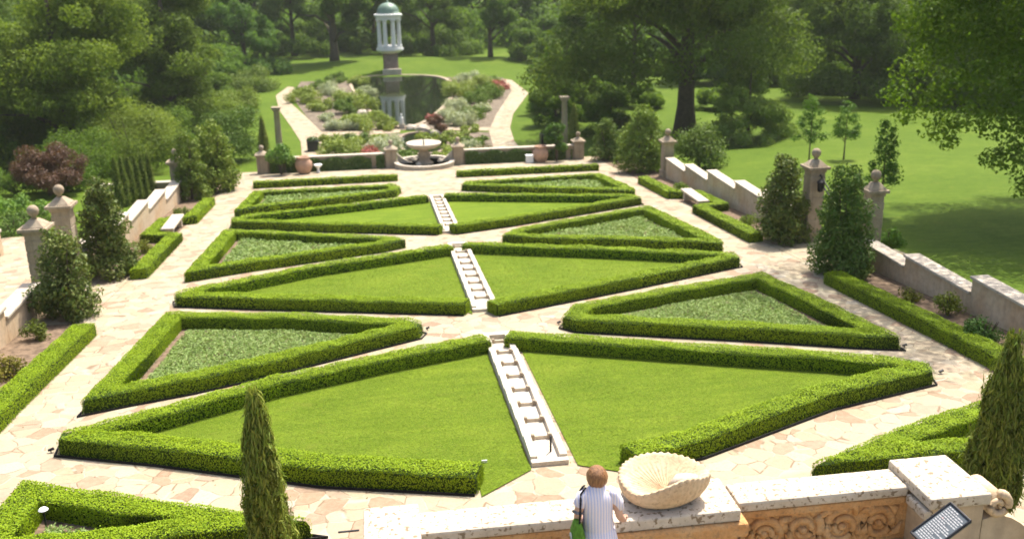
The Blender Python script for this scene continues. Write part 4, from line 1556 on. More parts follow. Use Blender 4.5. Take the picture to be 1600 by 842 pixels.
# plants of the pool garden: px, py of the foot, width px, height px, material, words
plants = [
    (478, 160, 50, 22, 'bright', 'pale green clump by the bend of the left path'), (500, 172, 40, 18, 'bright', 'bright green clump left of the pool'),
    (520, 148, 46, 20, 'silver', 'grey green mound at the upper left of the pool'), (505, 140, 30, 16, 'shrub', 'small dark bush at the upper left bend of the path'),
    (545, 168, 40, 30, 'bright', 'chartreuse bush left of the pool'), (541, 178, 28, 28, 'shrub', 'round dark green bush left of the pool'),
    (568, 172, 36, 24, 'bright', 'light lime mound on the left pool edge'), (575, 148, 26, 14, 'silver', 'pale edging plant on the left pool rim'),
    (522, 203, 26, 16, 'silver', 'silver mound below the left pool bed'), (548, 203, 36, 18, 'silver', 'grey leaved mound beside the bright swath'),
    (580, 203, 62, 26, 'bright', 'wide bright green swath at the near left of the pool'), (606, 202, 30, 16, 'bright', 'yellow green tuft at the near rim of the pool'),
    (540, 245, 66, 30, 'bright', 'long bright green planting behind the left ivy parapet'), (578, 246, 30, 18, 'flower', 'reddish perennials behind the left ivy parapet'),
    (605, 240, 46, 30, 'silver', 'large silver leaved mound by the small lower pool'), (684, 208, 26, 34, 'redleaf', 'dark purple shrub on the near right pool rim'),
    (676, 190, 16, 14, 'flower', 'pink flowers on the near right pool rim'), (700, 190, 30, 22, 'silver', 'white flowered mound right of the pool'),
    (712, 176, 36, 24, 'silver', 'pale silver bush right of the pool'), (722, 196, 44, 26, 'silver', 'tall pale bush at the near right of the pool'),
    (745, 185, 34, 22, 'shrub', 'mid green bush in the right pool bed'), (722, 152, 44, 26, 'bright', 'lime bush on the right pool edge'),
    (748, 162, 40, 22, 'shrub', 'dark bush in the middle of the right bed'), (735, 132, 42, 20, 'silver', 'grey bush at the upper right of the pool'),
    (764, 152, 44, 22, 'shrub', 'broad dark bush by the right path'), (782, 140, 24, 16, 'flower', 'red flowering clump at the bend of the right path'),
    (758, 134, 36, 18, 'bright', 'bright bush at the upper right bed'), (670, 222, 40, 16, 'bright', 'bright tuft on the small lower pool'),
    (712, 222, 46, 16, 'bright', 'bright green clump right of the small pool'), (712, 246, 40, 22, 'bright', 'yellow green mound right of the fountain'),
    (745, 226, 40, 14, 'shrub', 'low green row in the right lower bed'), (752, 244, 46, 18, 'mulchy', 'grey brown grassy clump behind the right parapet'),
    (470, 150, 26, 14, 'shrub', 'small green clump inside the upper bend of the left path'), (560, 132, 28, 14, 'bright', 'light tuft at the far left rim of the pool'), (530, 128, 36, 14, 'shrub', 'low green bank along the far left of the pool bed'),
    (512, 188, 24, 12, 'silver', 'small grey tuft on the bare soil of the left bed'), (552, 191, 30, 14, 'bright', 'pale lime mound above the bright swath'), (590, 188, 26, 16, 'bright', 'bright tuft on the lower left pool rim'),
    (736, 206, 30, 12, 'bright', 'low lime edging beside the right cross path'), (756, 174, 26, 14, 'silver', 'grey tuft on the bare soil of the right bed'), (708, 140, 26, 16, 'bright', 'lime tuft at the far right rim of the pool'), (772, 132, 26, 14, 'shrub', 'dark clump at the far end of the right bed'),
    (728, 236, 40, 18, 'silver', 'silver edging behind the right parapet'), (525, 226, 40, 18, 'bright', 'light green clump in the lower left bed'), (560, 224, 36, 18, 'shrub', 'mid green clump in the lower left bed'), (594, 226, 30, 16, 'bright', 'lime clump beside the small lower pool'),
    (640, 250, 30, 16, 'shrub', 'dark clump directly behind the fountain'), (690, 252, 30, 16, 'bright', 'light clump behind the right side of the fountain')]
for px, py, wp, hp, mt, lab in plants:
    x, y = pz(px, py)
    dpt = (Vector((x, y, POND_Z)) - CAM).dot(fw)
    W_, H_ = 1.35 * wp * dpt / 1500, 1.25 * hp * dpt / 1500
    tint = (1.25, 1.2, 1.15) if mt != 'shrub' else (1.1, 1.15, 1.0)
    if mt == 'mulchy': mt, tint = 'silver', (.8, .62, .5)
    make_shrub(lab, (x, y, POND_Z), W_, max(.4, H_ * .8), mt, .2 if mt != 'silver' else .18, int(900 + 260 * W_ * H_), 14, tint, d=W_ * random.uniform(.9, 1.4), group='plants round the pool', name='perennial_clump' if mt in ('bright', 'silver', 'flower') else 'shrub', cat='plant', stems=False, z0=-.2)
# white lead statue at the pool edge, dark planters by the paths
x, y = pz(628, 201)
t = thing('garden_statue', 'small pale stone figure on the near rim of the reflecting pool', 'statue', (x, y, POND_Z))
MB().box((x, y, POND_Z + .2), (.5, .5, .4)).build('base', M['coping'], t, bevel=.03)
MB().lathe([(.2, .4), (.22, .6), (.16, .8), (.2, 1.0), (.12, 1.12), (.06, 1.17), (.1, 1.27), (.08, 1.38), (.001, 1.42)], (x, y, POND_Z), 12).build('figure', M['temple'], t, smooth=True)
for px, py, lab in ((490, 236, 'square dark planter box with clipped plant beside the left path'), (853, 226, 'dark grey planter box beside the right corner column')):
    x, y = pz(px, py)
    z = gz(x, y)
    t = thing('planter_box', lab, 'planter', (x, y, z), 'dark planters by the pool paths')
    MB().box((x, y, z + .45), (.95, .95, .9)).build('box_body', M['iron'], t, bevel=.03)
    P, N = crown_pts([(x, y, z + .95, .5, .5, .25)], 300)
    V, Fc = leaf_quads(P, N, .16, .1, .6)
    np_obj('plant', V, Fc, M['ivy'], t)
# boulders along the pool
for px, py, s_, lab in ((643, 203, .55, 'pale boulder at the near end of the reflecting pool'), (660, 205, .7, 'brown boulder in the little cascade between the pools'), (566, 180, .6, 'white boulder on the left rim of the reflecting pool'), (693, 182, .5, 'white boulder on the right rim of the reflecting pool'), (680, 212, .5, 'pale boulder beside the small lower pool')):
    x, y = pz(px, py)
    bm = bmesh.new()
    bmesh.ops.create_icosphere(bm, subdivisions=2, radius=s_)
    for v in bm.verts:
        v.co *= 1 + random.uniform(-.14, .14)
        v.co.z *= .7
        v.co += Vector((x, y, POND_Z + .15))
    me = bpy.data.meshes.new('boulder')
    bm.to_mesh(me)
    bm.free()
    o = link('boulder', me, None, [M['coping']])
    tag(o, lab, 'boulder', 'boulders round the pools')

# ------------------------------------------------------------------ temple on its mound
TD = 136.0
tp_ = atd(609, 72, TD)
tx0, ty0 = tp_.x, tp_.y
zc0, zc1 = tp_.z, atd(609, 30, TD).z
pxm = TD / 1500
t = thing('garden_temple', 'round white temple with columns and a green copper dome beyond the pool', 'temple', (tx0, ty0, POND_Z))
RR = 19 * pxm
mb = MB()
mb.lathe([(RR * .62, POND_Z + .2 - zc0), (RR * .62, -1.0)], (tx0, ty0, zc0), 20)
mb.build('base', M['brownstone'], t)
MB().lathe([(RR * .7, -1.02), (RR * 1.1, -.6), (RR * 1.1, -.3), (RR * 1.02, -.3), (RR * 1.02, 0), (.001, 0)], (tx0, ty0, zc0), 36).build('stylobate', M['temple'], t)
hc = zc1 - zc0
for k in range(8):
    a = math.pi / 8 + k * math.pi / 4
    cx_, cy_ = tx0 + RR * .86 * math.cos(a), ty0 + RR * .86 * math.sin(a)
    MB().lathe([(.36, 0), (.36, .12), (.29, .2), (.27, hc * .5), (.235, hc - .3), (.32, hc - .18), (.36, hc - .12), (.36, hc)], (cx_, cy_, zc0), 14).build('column', M['temple'], t, smooth=False)
MB().lathe([(RR * .74, 0), (RR * 1.0, 0), (RR * 1.0, .42), (RR * 1.14, .5), (RR * 1.14, .72), (RR * .96, .78), (RR * .96, .8), (RR * .74, .8), (RR * .74, 0)], (tx0, ty0, zc1), 40).build('entablature', M['temple'], t)
rd = RR * .92
MB().lathe([(rd, 0), (rd, .12)] + [(rd * .98 * math.cos(f * math.pi / 2), .12 + rd * .86 * math.sin(f * math.pi / 2)) for f in [i / 9 for i in range(9)]] + [(.16, .12 + rd * .87), (.16, .3 + rd * .87), (.001, .45 + rd * .87)], (tx0, ty0, zc1 + .8), 36).build('dome', M['dome'], t, smooth=True)
# stone stair and grotto wall from the temple down to the pool
q = pz(612, 119)
t = thing('grotto_stair', 'brown stone stair and grotto wall climbing from the pool to the temple', 'stair', (q[0], q[1], POND_Z))
mb = MB()
ns = 9
y0_, y1_ = q[1] + .8, ty0 - RR * .5
for i in range(ns):
    f = i / ns
    mb.box((q[0] + .1, y0_ + (y1_ - y0_) * (f + .5 / ns), POND_Z + (zc0 - 1.2 - POND_Z) * (f + 1 / ns) / 2), (1.3, (y1_ - y0_) / ns - .01, (zc0 - 1.2 - POND_Z) * (f + 1 / ns)))
mb.build('steps', M['brownstone'], t, bevel=.03)
mb = MB()
mb.box((q[0] + .1, q[1] + .45, POND_Z + .45), (2.6, .5, .9))
mb.build('grotto_wall', M['coping'], t, bevel=.05)
for sgx in (-1, 1):
    mb = MB()
    for i in range(ns):
        f = i / ns
        mb.box((q[0] + .1 + sgx * .8, y0_ + (y1_ - y0_) * (f + .5 / ns), POND_Z + (zc0 - 1.0 - POND_Z) * (f + 1 / ns) / 2), (.36, (y1_ - y0_) / ns - .004, (zc0 - 1.0 - POND_Z) * (f + 1 / ns) + .1))
    mb.build('cheek_wall', M['brownstone'], t, bevel=.03)

# ------------------------------------------------------------------ shrubs along the walls
def S(px, py, W_, H_, lab, mat='magnolia', h0=0, leaf=.14, dens_=420, tint=(1, 1, 1), k=16, z0=.05, name='wall_shrub', cat='shrub', group=None, bias=.35, d=None, style='skirt'):
    p = at(px, py)
    if name == 'wall_shrub': style = 'cone'
    n = int(dens_ * 1.9 * W_ * H_)
    k = int(k * 1.5)
    return make_shrub(lab, (p.x, p.y, gz(p.x, p.y)), W_, H_, mat, leaf, n, k, tint, d=d, group=group, name=name, cat=cat, z0=z0, bias=bias, style=style)


GS = 'evergreen shrubs trained by the garden walls'
S(108, 497, 2.2, 3.0, 'big evergreen shrub in front of the nearer left gate pillar', leaf=.13, dens_=620, k=26, group=GS)
S(172, 432, 2.3, 3.8, 'evergreen shrub beyond the left gate, with bronze young leaves', leaf=.14, dens_=560, k=24, tint=(.95, .95, .9), group=GS)
S(335, 300, 3.6, 4.3, 'yellow green shrub at the far end of the left wall', 'shrub', leaf=.2, dens_=240, k=22, tint=(1.5, 1.35, 1.2), group=GS)
S(300, 312, 2.4, 3.9, 'loose shrub beside the small far left pillar', 'shrub', leaf=.18, dens_=260, k=16, tint=(1.25, 1.15, 1.1), group=GS)
S(1222, 378, 2.3, 3.6, 'evergreen shrub left of the lantern pillar on the right', leaf=.14, dens_=560, k=24, group=GS)
S(1312, 428, 2.4, 3.9, 'dense evergreen shrub between the right gate pillars', leaf=.13, dens_=620, k=26, tint=(.8, 1.05, .8), group=GS)
S(1003, 268, 3.6, 4.2, 'yellow green shrub at the far end of the right wall', 'shrub', leaf=.2, dens_=240, k=22, tint=(1.35, 1.3, 1.1), group=GS)
S(950, 250, 3.0, 3.0, 'mid green shrub at the far right corner of the paving', 'shrub', leaf=.2, dens_=220, k=14, group=GS)
S(1092, 262, 3.9, 3.0, 'rounded bush on the park lawn behind the far right wall', 'shrub', leaf=.18, dens_=260, k=24, tint=(1.05, 1.05, 1.1), name='rounded_bush', cat='bush', z0=-.3)
S(1390, 398, 1.0, 1.2, 'small bush on the park lawn beside the near right wall', 'shrub', leaf=.11, dens_=600, k=9, tint=(.9, 1.2, .8), name='small_bush', cat='bush')
S(1535, 540, 1.2, .9, 'dark leaved bush at the near end of the right hedge strip', 'shrub', leaf=.08, dens_=900, k=12, tint=(.6, .85, .8), name='small_bush', cat='bush', z0=-.1)
# young plants along the foot of the walls
GP = 'low plants at the foot of the garden walls'
for px, py, W_, H_, lab, tint in ((1345, 436, .9, .7, 'low grey green plant at the foot of the near right wall, by the gate', (1.2, 1.1, 1.1)), (1420, 470, .8, .45, 'low brown green plant at the foot of the near right wall, in the middle', (1.4, 1, .8)),
                                  (1480, 492, 1.0, .75, 'straggly plant at the foot of the near right wall, at its near end', (1.5, 1.2, .9)), (62, 530, .9, .7, 'dark low plant at the foot of the near left wall, by the gate', (1.1, .9, .8)),
                                  (15, 590, 1.1, .6, 'brownish low plants at the foot of the near left wall', (1.5, .9, .7)), (225, 395, 1.0, .6, 'low plant at the foot of the far left wall, by the gate', (1.3, 1, .8)),
                                  (285, 345, 1.0, .8, 'low plant behind the left bench', (1.2, 1.1, .8)), (1170, 355, 1.0, .6, 'low plant at the foot of the far right wall, by the gate', (1.3, 1.2, .8)), (1065, 300, 1.0, .6, 'low plant behind the right bench', (1.3, 1.3, .8))):
    S(px, py, W_, H_, lab, 'shrub', leaf=.09, dens_=700, k=10, tint=tint, group=GP, name='low_plant', cat='plant', z0=-.05)

# outside the left wall
p = at(18, 336)
make_shrub('bright green arching daylily clump outside the left gate', (p.x - 1, p.y, gz(p.x, p.y)), 6.5, 1.2, 'bright', .2, 2600, 16, (.75, 1, .8), d=2.5, name='perennial_clump', cat='plant', stems=False, z0=-.1)
p = at(20, 368)
make_shrub('blue green rounded bush outside the left gate', (p.x, p.y, gz(p.x, p.y)), 1.7, 1.0, 'shrub', .11, 1400, 12, (1.0, 1.1, 1.3), name='rounded_bush', cat='bush', z0=-.1)
p = at(60, 352)
make_shrub('low dark ground cover bush outside the left gate pillars', (p.x, p.y, gz(p.x, p.y)), 5, .8, 'shrub', .13, 2200, 14, (.8, .9, .8), d=2.5, name='low_bush', cat='bush', z0=-.1)
p = at(2, 400)
t = thing('low_wall', 'short white wall at the left edge beside the paved way', 'wall', (p.x - 1, p.y, gz(p.x, p.y)))
MB().box((p.x - 1.25, p.y, gz(p.x, p.y) + .45), (2.6, .4, 1.1)).build('wall_body', M['wall'], t, bevel=.01)
MB().box((p.x - 1.25, p.y, gz(p.x, p.y) + 1.06), (2.72, .5, .12)).build('coping', M['coping'], t, bevel=.02)
# long retaining wall behind the young cypresses
t = thing('retaining_wall', 'long low pale wall behind the row of young cypresses', 'wall', (-18, 56, gz(0, 56)))
MB().box((-17.0, 57.3, gz(0, 57) + .2), (4.6, .4, 1.1)).build('wall_body', M['pillar'], t, bevel=.02)
MB().box((-17.0, 57.3, gz(0, 57) + .8), (4.7, .5, .1)).build('coping', M['coping'], t, bevel=.02)


def gpos(px, depth):
    q = CAM + ray(px, 150) * depth
    return (q.x, q.y, gz(q.x, q.y))


def topz(px, py, depth): return atd(px, py, depth).z


def T(px, depth, ytop, rpx, lab, mat='tree', n=12000, leaf=.3, crown_lo=.2, k=50, tint=(1, 1, 1), trunk=.3, group=None, name='tree', bias=.25, **kw):
    """a tree standing at this bearing and distance, its top and width as surveyed in photo pixels"""
    loc = gpos(px, depth)
    H = topz(px, ytop, depth) - loc[2]
    return make_tree(lab, loc, H, rpx * depth / 1500, H * crown_lo, mat, leaf, n, k, trunk, tint, group=group, name=name, bias=bias, **kw)


# left bank of trees
T(95, 74, -75, 150, 'broad light green tree rising behind the left wall', 'tree', 70000, .27, .03, 130, (1.1, 1.1, .9), .45, name='broad_tree')
T(268, 92, -110, 105, 'dense dark green tree right of the broad light green one', 'treedark', 60000, .29, .02, 110, (1.05, 1.05, .9), .45, name='dark_tree')
T(-95, 88, -140, 150, 'big tree at the left edge of the view', 'tree', 30000, .36, .05, 80, (.8, .85, .8), .5, name='broad_tree')
T(20, 125, -140, 170, 'tall tree far behind the broad light green tree', 'treedark', 30000, .5, .05, 80, (.9, 1, .9), .5, name='tall_tree')
T(205, 140, -150, 130, 'tall tree between the broad and the dark tree, farther back', 'treedark', 28000, .5, .03, 70, (.95, 1, .9), .5, name='tall_tree')
T(388, 138, -90, 62, 'pale bluish green tree left of the temple', 'tree', 26000, .38, .02, 70, (.8, 1.05, 1.35), .35, name='pale_tree')
T(330, 150, -90, 70, 'slender tree beside the pale bluish one', 'tree', 22000, .42, .02, 60, (.75, .95, .8), .35, name='slender_tree')
S(215, 262, 8, 6.0, 'large grey green willow like shrub behind the left wall', 'tree', leaf=.17, dens_=260, k=44, tint=(1.25, 1.2, 1.4), name='willow_shrub', cat='shrub', z0=.2)
S(130, 282, 7, 3.6, 'dark bushy shrub behind the left gate pillars', 'treedark', leaf=.16, dens_=240, k=30, tint=(.9, 1, .8), name='dark_shrub', cat='shrub')
S(270, 240, 5, 4.2, 'dark shrub behind the far left pillar', 'treedark', leaf=.2, dens_=220, k=24, tint=(1.0, 1.1, 1.0), name='dark_shrub', cat='shrub')
for px, dp, yt, rp, mt, tn, lab in ((-60, 70, 130, 90, 'tree', (.8, .9, .7), 'leafy thicket at the left edge behind the purple maple'), (45, 76, 150, 90, 'treedark', (.9, 1, .8), 'dark thicket behind the purple maple'),
                                   (140, 78, 170, 80, 'treedark', (.9, 1.05, .8), 'dark thicket under the broad light green tree'), (235, 96, 120, 70, 'treedark', (.9, 1, .85), 'dark thicket under the dense dark tree'),
                                   (315, 105, 100, 60, 'treedark', (1, 1.1, .9), 'tall thicket left of the clipped round bush'), (345, 125, 60, 60, 'tree', (.8, 1, .95), 'thicket between the dark tree and the pale bluish tree')):
    T(px, dp, yt, rp, lab, mt, 22000, .3, .0, 60, tn, .15, name='thicket')
S(30, 304, 7.5, 1.7, 'low dark shrub under the purple maple', 'treedark', leaf=.16, dens_=300, k=30, tint=(.8, .95, .7), name='dark_shrub', cat='shrub', d=3)
S(105, 298, 5.0, 1.8, 'low dark shrub between the purple maple and the young cypresses', 'treedark', leaf=.16, dens_=300, k=26, tint=(.85, 1, .75), name='dark_shrub', cat='shrub', d=3)
p = gpos(52, 56)
make_tree('low purple leaved maple outside the left wall', (p[0], p[1], gz(p[0], p[1])), 3.3, 2.6, .1, 'redleaf', .13, 17000, 60, .09, (1, 1, 1), name='purple_maple', cat='tree', limbs=5, boughs=26, flat=.75, style='skirt')
q = atz(370, 246, -6.2)
make_shrub('large clipped round bush by the far left corner', (q.x, q.y, gz(q.x, q.y)), 6.4, 4.6, 'shrub', .2, 9000, 44, (.85, .95, .85), name='round_bush', cat='bush', z0=-.5, stems=False)
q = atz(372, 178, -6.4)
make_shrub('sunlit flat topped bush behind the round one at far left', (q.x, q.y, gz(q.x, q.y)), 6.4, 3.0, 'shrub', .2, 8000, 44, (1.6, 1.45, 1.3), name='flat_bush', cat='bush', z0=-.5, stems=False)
q = atz(398, 140, -6.4)
make_shrub('wide pale domed bush before the lawn at far left', (q.x, q.y, gz(q.x, q.y)), 8.4, 3.2, 'shrub', .24, 8000, 44, (1.4, 1.3, 1.4), name='domed_bush', cat='bush', z0=-.6, stems=False)

# beyond the pool
T(527, 150, -130, 70, 'tall tree with a bare pale trunk left of the temple', 'treedark', 26000, .45, .20, 60, (.9, 1, .9), .7, name='tall_tree', bias=.1, bark='bark')
T(465, 168, -130, 66, 'dark tree behind the lawn, second from the temple on the left', 'treedark', 24000, .5, .04, 54, (.95, 1.05, 1), .4, name='dark_tree')
T(590, 176, -130, 66, 'dark tree directly behind the temple', 'treedark', 24000, .5, .02, 54, (.8, .95, .8), .4, name='dark_tree')
T(680, 165, -140, 76, 'spreading dark tree just right of the temple', 'treedark', 30000, .48, .03, 64, (1, 1.1, .95), .45, name='dark_tree')
T(768, 156, -110, 60, 'upright tree at the right end of the lawn behind the pool', 'treedark', 24000, .45, .1, 54, (.95, 1.1, .9), .4, name='upright_tree')
T(820, 190, -110, 60, 'paler tree far behind, between the upright tree and the big oak', 'tree', 20000, .5, .04, 50, (.9, 1.1, 1.2), .4, name='pale_tree')
for px, dp, yt, rp, mt, tn, lab in ((440, 172, 20, 50, 'tree', (.75, .95, .8), 'leafy thicket at the edge of the lawn, left of the bare trunk'), (500, 180, 10, 50, 'treedark', (1, 1.1, .9), 'dark thicket just left of the bare trunk'), (560, 182, 0, 50, 'treedark', (.95, 1.1, .9), 'dark thicket between the bare trunk and the temple'),
                                   (650, 180, 20, 46, 'tree', (.7, .9, .7), 'leafy thicket to the right of the temple'), (705, 176, 10, 50, 'treedark', (1, 1.1, .9), 'dark thicket under the spreading dark tree'), (748, 190, 10, 46, 'tree', (.75, .95, .75), 'leafy thicket behind the upright tree'),
                                   (800, 205, 10, 50, 'treedark', (1, 1.1, 1), 'dark thicket at the far right of the lawn strip'), (850, 150, 10, 60, 'tree', (.8, .95, .9), 'rounded tree left of the bluish green bushy tree'), (1010, 160, 30, 90, 'treedark', (.9, 1.05, .8), 'dark thicket far behind the oak trunk'),
                                   (1110, 135, 50, 70, 'treedark', (.95, 1.1, .85), 'dark thicket right of the oak trunk'), (1200, 118, 60, 60, 'tree', (.95, 1.05, .95), 'leafy thicket at the edge of the park lawn'), (1290, 112, 40, 66, 'tree', (.9, 1.05, .6), 'yellow green thicket at the edge of the park lawn'),
                                   (1400, 108, 60, 70, 'treedark', (.95, 1.05, .7), 'dark thicket behind the first overhanging bough'), (1510, 98, 60, 80, 'treedark', (.9, 1, .7), 'dark thicket behind the overhanging tree')):
    T(px, dp, yt, rp, lab, mt, 16000, .45 if dp > 140 else .34, .0, 48, tn, .15, name='thicket')
# big oak on the right with the massive trunk
zz = at(1070, 207)
loc = (zz.x, zz.y, gz(zz.x, zz.y))
ex = [(-3.2, -6, 6.4, 2.2, 2.2, 1.5), (3.6, -6, 6.6, 2.2, 2.2, 1.5), (-1, -8, 8.0, 2.4, 2.4, 1.6), (2, -8, 8.6, 2.4, 2.4, 1.6), (-6.5, -5, 5.6, 2.0, 2.0, 1.4), (-9.5, -1, 6.2, 2.6, 2.6, 2.0), (-11, -2, 7.5, 2.8, 2.8, 2.2), (-8, -3, 8.2, 2.8, 2.8, 2.2), (-5.5, -4, 7.2, 2.3, 2.3, 1.6), (9, -2, 6.6, 2.5, 2.5, 1.8), (6.5, -4, 7.6, 2.4, 2.4, 1.7), (-12.5, 1, 5.2, 2.2, 2.2, 1.8)]
make_tree('huge dark oak with a massive trunk on the park lawn', loc, 21, 12.6, 6.0, 'treedark', .3, 110000, 150, .86, (1.0, 1.0, .9), name='big_oak', limbs=6, bias=.1, fill=.6, droop=.3, rlo=1.4, rhi=2.9, extra=ex, ll=.42)
T(886, 98, 40, 58, 'bluish green bushy tree left of the big oak', 'tree', 26000, .27, .0, 60, (.75, .95, 1.0), .25, name='bushy_tree')
T(990, 118, -90, 60, 'slim trunked tree seen under the big oak', 'treedark', 20000, .4, .36, 50, (1, 1.1, .9), .28, name='slim_tree')
T(935, 125, -60, 76, 'leafy tree behind the bushy tree', 'tree', 26000, .38, .0, 60, (.75, .9, .7), .3, name='leafy_tree')
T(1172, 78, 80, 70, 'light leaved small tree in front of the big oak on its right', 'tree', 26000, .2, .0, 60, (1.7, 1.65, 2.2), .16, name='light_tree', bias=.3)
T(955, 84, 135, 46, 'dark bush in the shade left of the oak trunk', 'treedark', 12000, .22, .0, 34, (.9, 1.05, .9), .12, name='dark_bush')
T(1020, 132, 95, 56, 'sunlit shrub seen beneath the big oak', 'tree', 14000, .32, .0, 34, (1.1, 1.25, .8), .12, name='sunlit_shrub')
T(1238, 128, -60, 80, 'pale green tree between the oak and the right hand trees', 'tree', 34000, .38, .0, 70, (1.15, 1.15, 1.1), .35, name='pale_tree')
T(1335, 104, -120, 104, 'dark wide tree at the right with foliage to the ground', 'treedark', 54000, .33, .0, 110, (.95, 1, .7), .5, name='dark_tree')
T(1455, 106, -120, 100, 'dark tree at the right behind the near overhanging tree', 'treedark', 40000, .36, .0, 80, (.85, 1, .75), .5, name='dark_tree')
T(1600, 100, -140, 120, 'big tree at the right edge of the park lawn', 'treedark', 40000, .36, .02, 80, (.9, 1, .8), .5, name='broad_tree')
T(1120, 122, -60, 80, 'dark tree behind the big oak on its right', 'treedark', 30000, .42, .0, 64, (.9, 1.05, .85), .4, name='dark_tree')
# near tree whose boughs hang in from the right
bl = Vector((28.6, 38.6, gz(28.6, 38.6)))
ex = [(-12.5, -6, 13.2, 2.2, 2.2, 1.3), (-14, -9, 13.5, 2.0, 2.0, 1.2), (-11, -10, 13.6, 2.2, 2.2, 1.3), (-13, -3, 13.8, 2.2, 2.2, 1.3), (-9, -12, 13.2, 2.4, 2.4, 1.4), (-6, -10, 13, 2.4, 2.4, 1.4), (-9.5, -4, 13.0, 2.2, 2.2, 1.3), (-13, -8, 14.2, 2.4, 2.4, 1.4), (-12, -11, 14.4, 2.4, 2.4, 1.4), (-14.5, -5, 14.6, 2.2, 2.2, 1.3), (-11, -7, 14.8, 2.4, 2.4, 1.4), (-14, -12, 14.2, 2, 2, 1.2)]
for px, py, dp, r in ((1400, 150, 38, .75), (1425, 110, 39, 1.0), (1450, 165, 38, .95), (1470, 70, 40, 1.3), (1490, 130, 38, 1.2), (1465, 205, 37, .75), (1510, 185, 37, 1.0), (1545, 120, 38, 1.4), (1560, 195, 37, 1.1), (1590, 155, 38, 1.4), (1530, 55, 39, 1.5),
                      (1585, 60, 39, 1.6), (1575, 255, 36, .8), (1610, 225, 36, 1.2), (1545, 250, 36, .5), (1620, 280, 36, .9), (1500, 20, 41, 1.4), (1440, 30, 41, 1.2), (1412, 185, 37, .5), (1650, 180, 38, 1.6), (1660, 250, 37, 1.3), (1480, 225, 36.5, .45), (1600, 300, 35.5, .5)):
    q = atd(px, py, dp) - bl
    ex += [(q.x, q.y, q.z, r, r, r * .6), (q.x + r * .7, q.y + r * .6, q.z + r * .35, r * .85, r * .85, r * .5)]
make_tree('near tree at the right whose leafy boughs hang over the park lawn', tuple(bl), 17, 10.0, 4.5, 'tree', .19, 120000, 150, .5, (.9, 1.05, .6), name='overhanging_tree', limbs=5, bias=.05, fill=.7, droop=.4, rlo=1.0, rhi=2.1, extra=ex)
for px, dp, yt, rp, mt, tn, lab in ((868, 90, 108, 44, 'tree', (.75, .9, .7), 'round bush behind the right corner column'), (925, 94, 112, 44, 'treedark', (1.1, 1.2, .9), 'broad dark bush between the corner column and the oak'),
                                   (1005, 100, 128, 36, 'tree', (.8, .95, .6), 'leafy bush just left of the oak trunk'), (1125, 98, 132, 40, 'treedark', (1.1, 1.2, 1), 'dark bush just right of the oak trunk')):
    T(px, dp, yt, rp, lab, mt, 9000, .24, .0, 36, tn, .1, name='shade_bush')
# saplings on the park lawn
GY = 'staked young trees on the park lawn'
for px, py, yt, rp, lab in ((1263, 262, 140, 30, 'young tree with a thin trunk behind the lantern pillar'), (1374, 338, 178, 30, 'young tree with a thin trunk right of the gate pillars'), (1318, 250, 150, 26, 'young tree beside the first, farther right')):
    p = at(px, py)
    dpt = (p - CAM).dot(fw)
    H = atd(px, yt, dpt).z - p.z
    make_tree(lab, (p.x, p.y, gz(p.x, p.y)), H, rp * dpt / 1500, H * .34, 'shrub', .13, 2600, 26, .055, (.9, 1.15, .85), group=GY, name='young_tree', limbs=7, bias=.5, rlo=.2, rhi=.4, fill=.95, style='cone')
# the wood that closes the view
WL_ = [(-260, 170), (-120, 190), (-10, 205), (90, 215), (170, 200), (250, 210), (330, 225), (410, 215), (440, 240), (500, 225), (560, 235), (620, 225), (700, 240), (740, 215), (800, 245), (850, 220), (910, 205), (980, 215), (1060, 200), (1150, 205), (1200, 190), (1280, 185), (1370, 190), (1460, 180), (1560, 185), (1680, 170), (1800, 160)]
proto = None
vars_ = []
for i, (px, dp) in enumerate(WL_):
    loc = gpos(px, dp)
    lab = 'tall tree in the dark far woodland behind the lawns'
    if i < 4:
        o = make_tree(lab, loc, 25 + 2 * (i % 2), 12, .3, 'treedark', .85, 24000, 60, .45, (.95, 1.05, .95), group='far woodland trees', name='woodland_tree', bias=.1)
        vars_.append(o)
    else:
        o = copy_tree(vars_[i % 4])
        o.location = loc
        o.rotation_euler.z = random.uniform(0, 6.28)
        s_ = random.uniform(.85, 1.2)
        o.scale = (s_, s_, s_ * random.uniform(.95, 1.15))
        for ch in o.children:
            if ch.name.startswith('crown'):
                ch.color = (*[v * random.uniform(.85, 1.2) for v in (.95, 1.05, 1.0)], 1)
# short blades standing on the nearer lawns
M['blades'] = leaf_mat('grass_blades', (.10, .165, .012), (.19, .26, .026), (.27, .315, .06), .7, .3, .7, .6, .06)
for (poly, kk, side) in lawns:
    if kk < 3:
        blades('mown_grass', poly, f'short mown grass on the {WHICH[kk]} lawn {side} of the rill', {1: 1100, 2: 300}[kk], {1: .036, 2: .06}[kk], 'blades', .015, .35, cat='grass', lean=.28)
n = 420
q = np.stack([rng.uniform(-12, 12, n), 9 + 54 * rng.random(n) ** 1.6], 1)
P = np.array([(a, b, gz(a, b) + .012) for a, b in q])
V, Fc = leaf_quads(P, np.tile(np.array([0, 0, 1.]), (n, 1)), .06, .035, .15)
M['litter'] = leaf_mat('fallen_leaf_litter', (.16, .09, .04), (.22, .14, .06), (.10, .13, .03), 2, .0)
tag(np_obj('fallen_leaves', V, Fc, M['litter']), 'scattered dry fallen leaves on the flagstones', 'leaves', None, 'stuff')
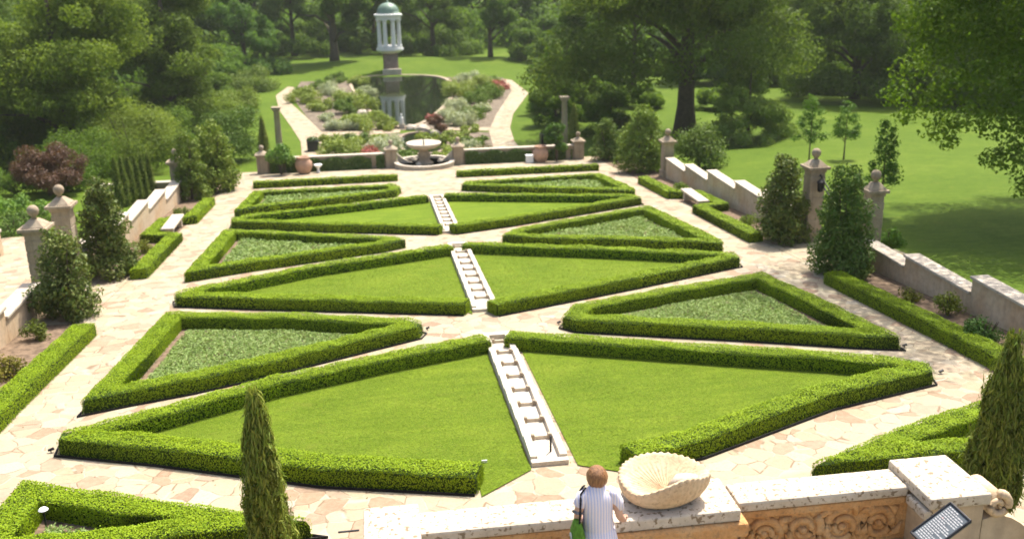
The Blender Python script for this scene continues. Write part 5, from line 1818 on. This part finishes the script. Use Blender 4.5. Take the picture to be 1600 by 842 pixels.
# undergrowth that closes the foot of the wood
n = 130000
cl = []
for i in range(560):
    px = rng.uniform(-420, 2000)
    dp = rng.uniform(176, 205) if 380 < px < 900 else rng.uniform(150, 185)
    if px > 1180: dp = rng.uniform(128, 160)
    if px < 330: dp = rng.uniform(120, 170)
    g = gpos(px, dp)
    h = rng.uniform(2.5, 8.0)
    cl.append((g[0], g[1], g[2] + h * .45, h * 1.1, h * 1.1, h * .62))
P, N = crown_pts(cl, n, .4)
V, Fc = leaf_quads(P, N, .75, .48, .6)
o = np_obj('woodland_undergrowth', V, Fc, M['treedark'])
o.color = (.9, 1.05, .85, 1)
tag(o, 'dark undergrowth of bushes closing the foot of the far wood', 'undergrowth', None, 'stuff')
# small things on the garden floor
GL = 'small dark garden lights'
for px, py, lab in ((873, 507, 'small dark garden light at the tip of the right triangular hedge'), (1413, 543, 'small dark garden light at the near corner of the right triangular hedge'), (1470, 584, 'dark garden light at the tip of the nearest right V hedge'), (80, 707, 'dark garden light at the tip of the nearest left V hedge'), (668, 516, 'small garden light at the tip of the left triangular hedge')):
    p = at(px, py)
    t = thing('garden_light', lab, 'light', tuple(p), GL)
    MB().tube([(p.x, p.y, p.z - .02), (p.x, p.y, p.z + .06)], .012, 6).build('stake', M['iron'], t)
    MB().tube([(p.x - .05, p.y, p.z + .06), (p.x + .06, p.y + .02, p.z + .085)], [.03, .036], 8).build('lamp_head', M['iron'], t)
p = at(757, 724)
t = thing('lawn_marker', 'small white tag on the nearest left lawn', 'marker', tuple(p))
MB().box((p.x, p.y, p.z + .05), (.11, .02, .06)).build('tag_plate', M['white'], t)
MB().tube([(p.x, p.y + .02, p.z - .02), (p.x, p.y + .02, p.z + .06)], .01, 5).build('stake', M['iron'], t)
p = at(74, 830)
t = thing('path_light', 'path light with a white top on a dark stake in the nearest left bed', 'light', tuple(p))
MB().tube([(p.x, p.y, p.z), (p.x, p.y, p.z + .42)], .018, 8).build('stake', M['iron'], t)
MB().lathe([(.03, 0), (.085, .02), (.06, .05), (.001, .065)], (p.x, p.y, p.z + .42), 12).build('lamp_head', M['white'], t)
p = at(545, 830)
o = MB().box((p.x, p.y, p.z + .008), (.36, .035, .02)).build('paving_drain', M['iron'], None)
tag(o, 'dark narrow drain slot in the paving by the left end of the parapet', 'drain')
print('leaves', LEAF_TOTAL[0], 'objects', len(bpy.data.objects))
